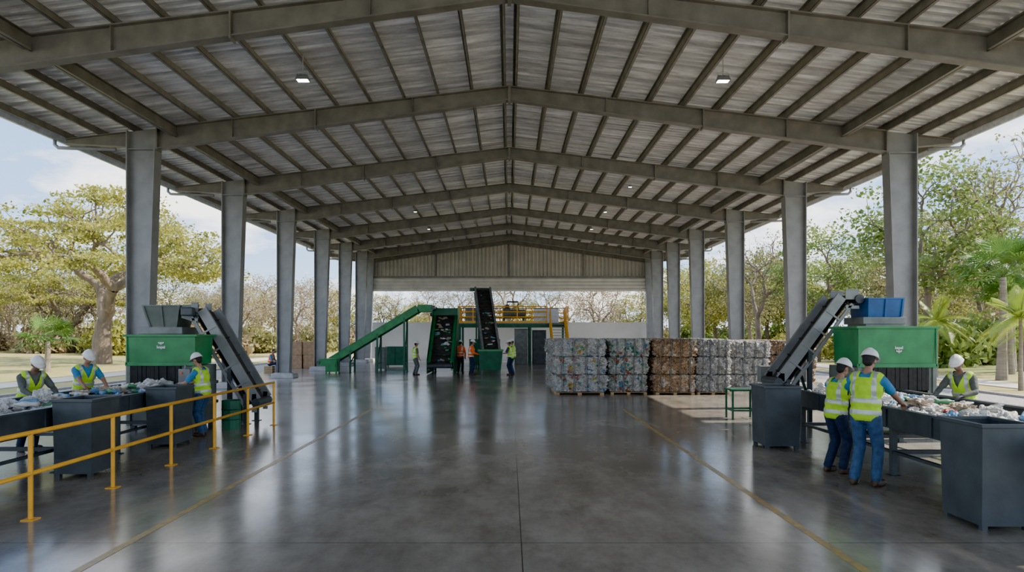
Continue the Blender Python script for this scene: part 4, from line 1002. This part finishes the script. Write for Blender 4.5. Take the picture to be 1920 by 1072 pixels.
for v, x, y, s, lab in ((tg1, 24.0, 39, 1.2, 'tall tree with green canopy'), (tb, 27.2, 36, 1.15, 'tall sparse tree with bare spreading branches'), (tb, 33, 43, 1.25, 'tall sparse tree with bare spreading branches'),
    (tg1, 22.6, 50, 1.0, 'tall tree with green canopy'), (tg2, 31, 52, 1.15, 'tall tree with olive canopy'), (tg2, 21, 59, .95, 'tree with olive canopy'), (ty, 18.5, 64, 1.05, 'tree with yellow-green canopy'),
    (tg2, 39, 56, 1.2, 'tall tree with olive canopy'), (tb, 19.6, 54, .95, 'sparse tree with bare branches')):
    place_tree(v, x, y, s, x*1.7, lab)
rr = random.Random(21)
variants = [(tg2, 'tree with olive canopy'), (ty, 'tree with yellow-green canopy'), (td, 'dry tree with thin straw-coloured leaves'), (tb, 'sparse tree with bare branches'), (td, 'dry tree with thin straw-coloured leaves')]
for i in range(74):
    x = -90+i*2.55+rr.uniform(-1, 1); y = rr.uniform(72, 98); v, lab = rr.choice(variants)
    place_tree(v, x, y, rr.uniform(.65, .9)*(1.15 if x > 15 else 1), rr.uniform(0, 6), lab, 'distant tree line')
for i in range(16):
    x = -20-i*3.0+rr.uniform(-1, 1); y = rr.uniform(56, 68)
    v, lab = rr.choice(variants); place_tree(v, x, y, rr.uniform(.5, .75), rr.uniform(0, 6), lab, 'distant tree line')
for i in range(11):
    x = 19+i*3.3+rr.uniform(-1, 1); y = rr.uniform(63, 73)
    v, lab = rr.choice(variants[:4]+[(tg1, 'tree with green canopy')]); place_tree(v, x, y, rr.uniform(.8, 1.0), rr.uniform(0, 6), lab, 'distant tree line')
for i in range(140):
    side = rr.random()
    if side < .38: x = rr.uniform(-80, -20); y = rr.uniform(56, 76)
    elif side < .74: x = rr.uniform(-22, 34); y = rr.uniform(68, 90)
    else: x = rr.uniform(24, 50); y = rr.uniform(38, 66)
    v, lab = rr.choices(bu, [3, 4 if x < 20 else 1.5, 1 if x < 20 else 3.5, 2])[0]
    place_tree(v, x, y, (rr.uniform(1.1, 2.0), rr.uniform(1, 1.6), rr.uniform(.9, 2.0)), rr.uniform(-.5, .5), lab, 'undergrowth shrubs', 'shrub', 'shrub', ('stems', 'foliage'))

# ------------------------------------------------------------ world & sun
w = bpy.data.worlds.new('w'); SC.world = w; w.use_nodes = True; nt = w.node_tree; bg = nt.nodes['Background']
tc = nt.nodes.new('ShaderNodeTexCoord'); sp = nt.nodes.new('ShaderNodeSeparateXYZ'); L(nt, tc.outputs['Generated'], sp.inputs[0])
r = ramp(nt, [(0, (.58, .72, .86)), (.12, (.36, .55, .84)), (.45, (.19, .37, .74)), (1, (.14, .30, .66))]); L(nt, sp.outputs[2], r.inputs[0])
ad = nt.nodes.new('ShaderNodeMath'); ad.operation = 'ADD'; ad.inputs[1].default_value = .25; L(nt, sp.outputs[2], ad.inputs[0])
dx = nt.nodes.new('ShaderNodeMath'); dx.operation = 'DIVIDE'; L(nt, sp.outputs[0], dx.inputs[0]); L(nt, ad.outputs[0], dx.inputs[1])
dy = nt.nodes.new('ShaderNodeMath'); dy.operation = 'DIVIDE'; L(nt, sp.outputs[1], dy.inputs[0]); L(nt, ad.outputs[0], dy.inputs[1])
cb = nt.nodes.new('ShaderNodeCombineXYZ'); L(nt, dx.outputs[0], cb.inputs[0]); L(nt, dy.outputs[0], cb.inputs[1])
nz = nt.nodes.new('ShaderNodeTexNoise'); nz.inputs['Scale'].default_value = 1.7; nz.inputs['Detail'].default_value = 9; nz.inputs['Roughness'].default_value = .55; L(nt, cb.outputs[0], nz.inputs['Vector'])
cr = ramp(nt, [(.47, (0, 0, 0)), (.60, (1, 1, 1))]); L(nt, nz.outputs[0], cr.inputs[0])
mx = nt.nodes.new('ShaderNodeMix'); mx.data_type = 'RGBA'; L(nt, cr.outputs[0], mx.inputs[0]); L(nt, r.outputs[0], mx.inputs[6]); mx.inputs[7].default_value = (1.2, 1.18, 1.14, 1)
L(nt, mx.outputs[2], bg.inputs[0]); bg.inputs[1].default_value = 1.5
s = bpy.data.lights.new('sun', 'SUN'); s.energy = 6.0; s.angle = math.radians(.6); s.color = (1, .90, .75)
so = bpy.data.objects.new('sun', s); COL.objects.link(so)
d = Vector((.84, .10, .76)); so.rotation_euler = d.to_track_quat('Z', 'Y').to_euler()
try:
    SC.view_settings.view_transform = 'AgX'; SC.view_settings.look = 'AgX - Punchy'
except Exception: pass
SC.view_settings.exposure = 1.65

cam = bpy.data.cameras.new('camera'); co = bpy.data.objects.new('camera', cam); COL.objects.link(co); SC.camera = co
co.location = (0, 0, 2.1); co.rotation_euler = (math.pi/2, 0, 0); cam.sensor_width = 36; cam.lens = 24; cam.shift_x = 5/1920; cam.shift_y = 89/1920; cam.clip_end = 1000
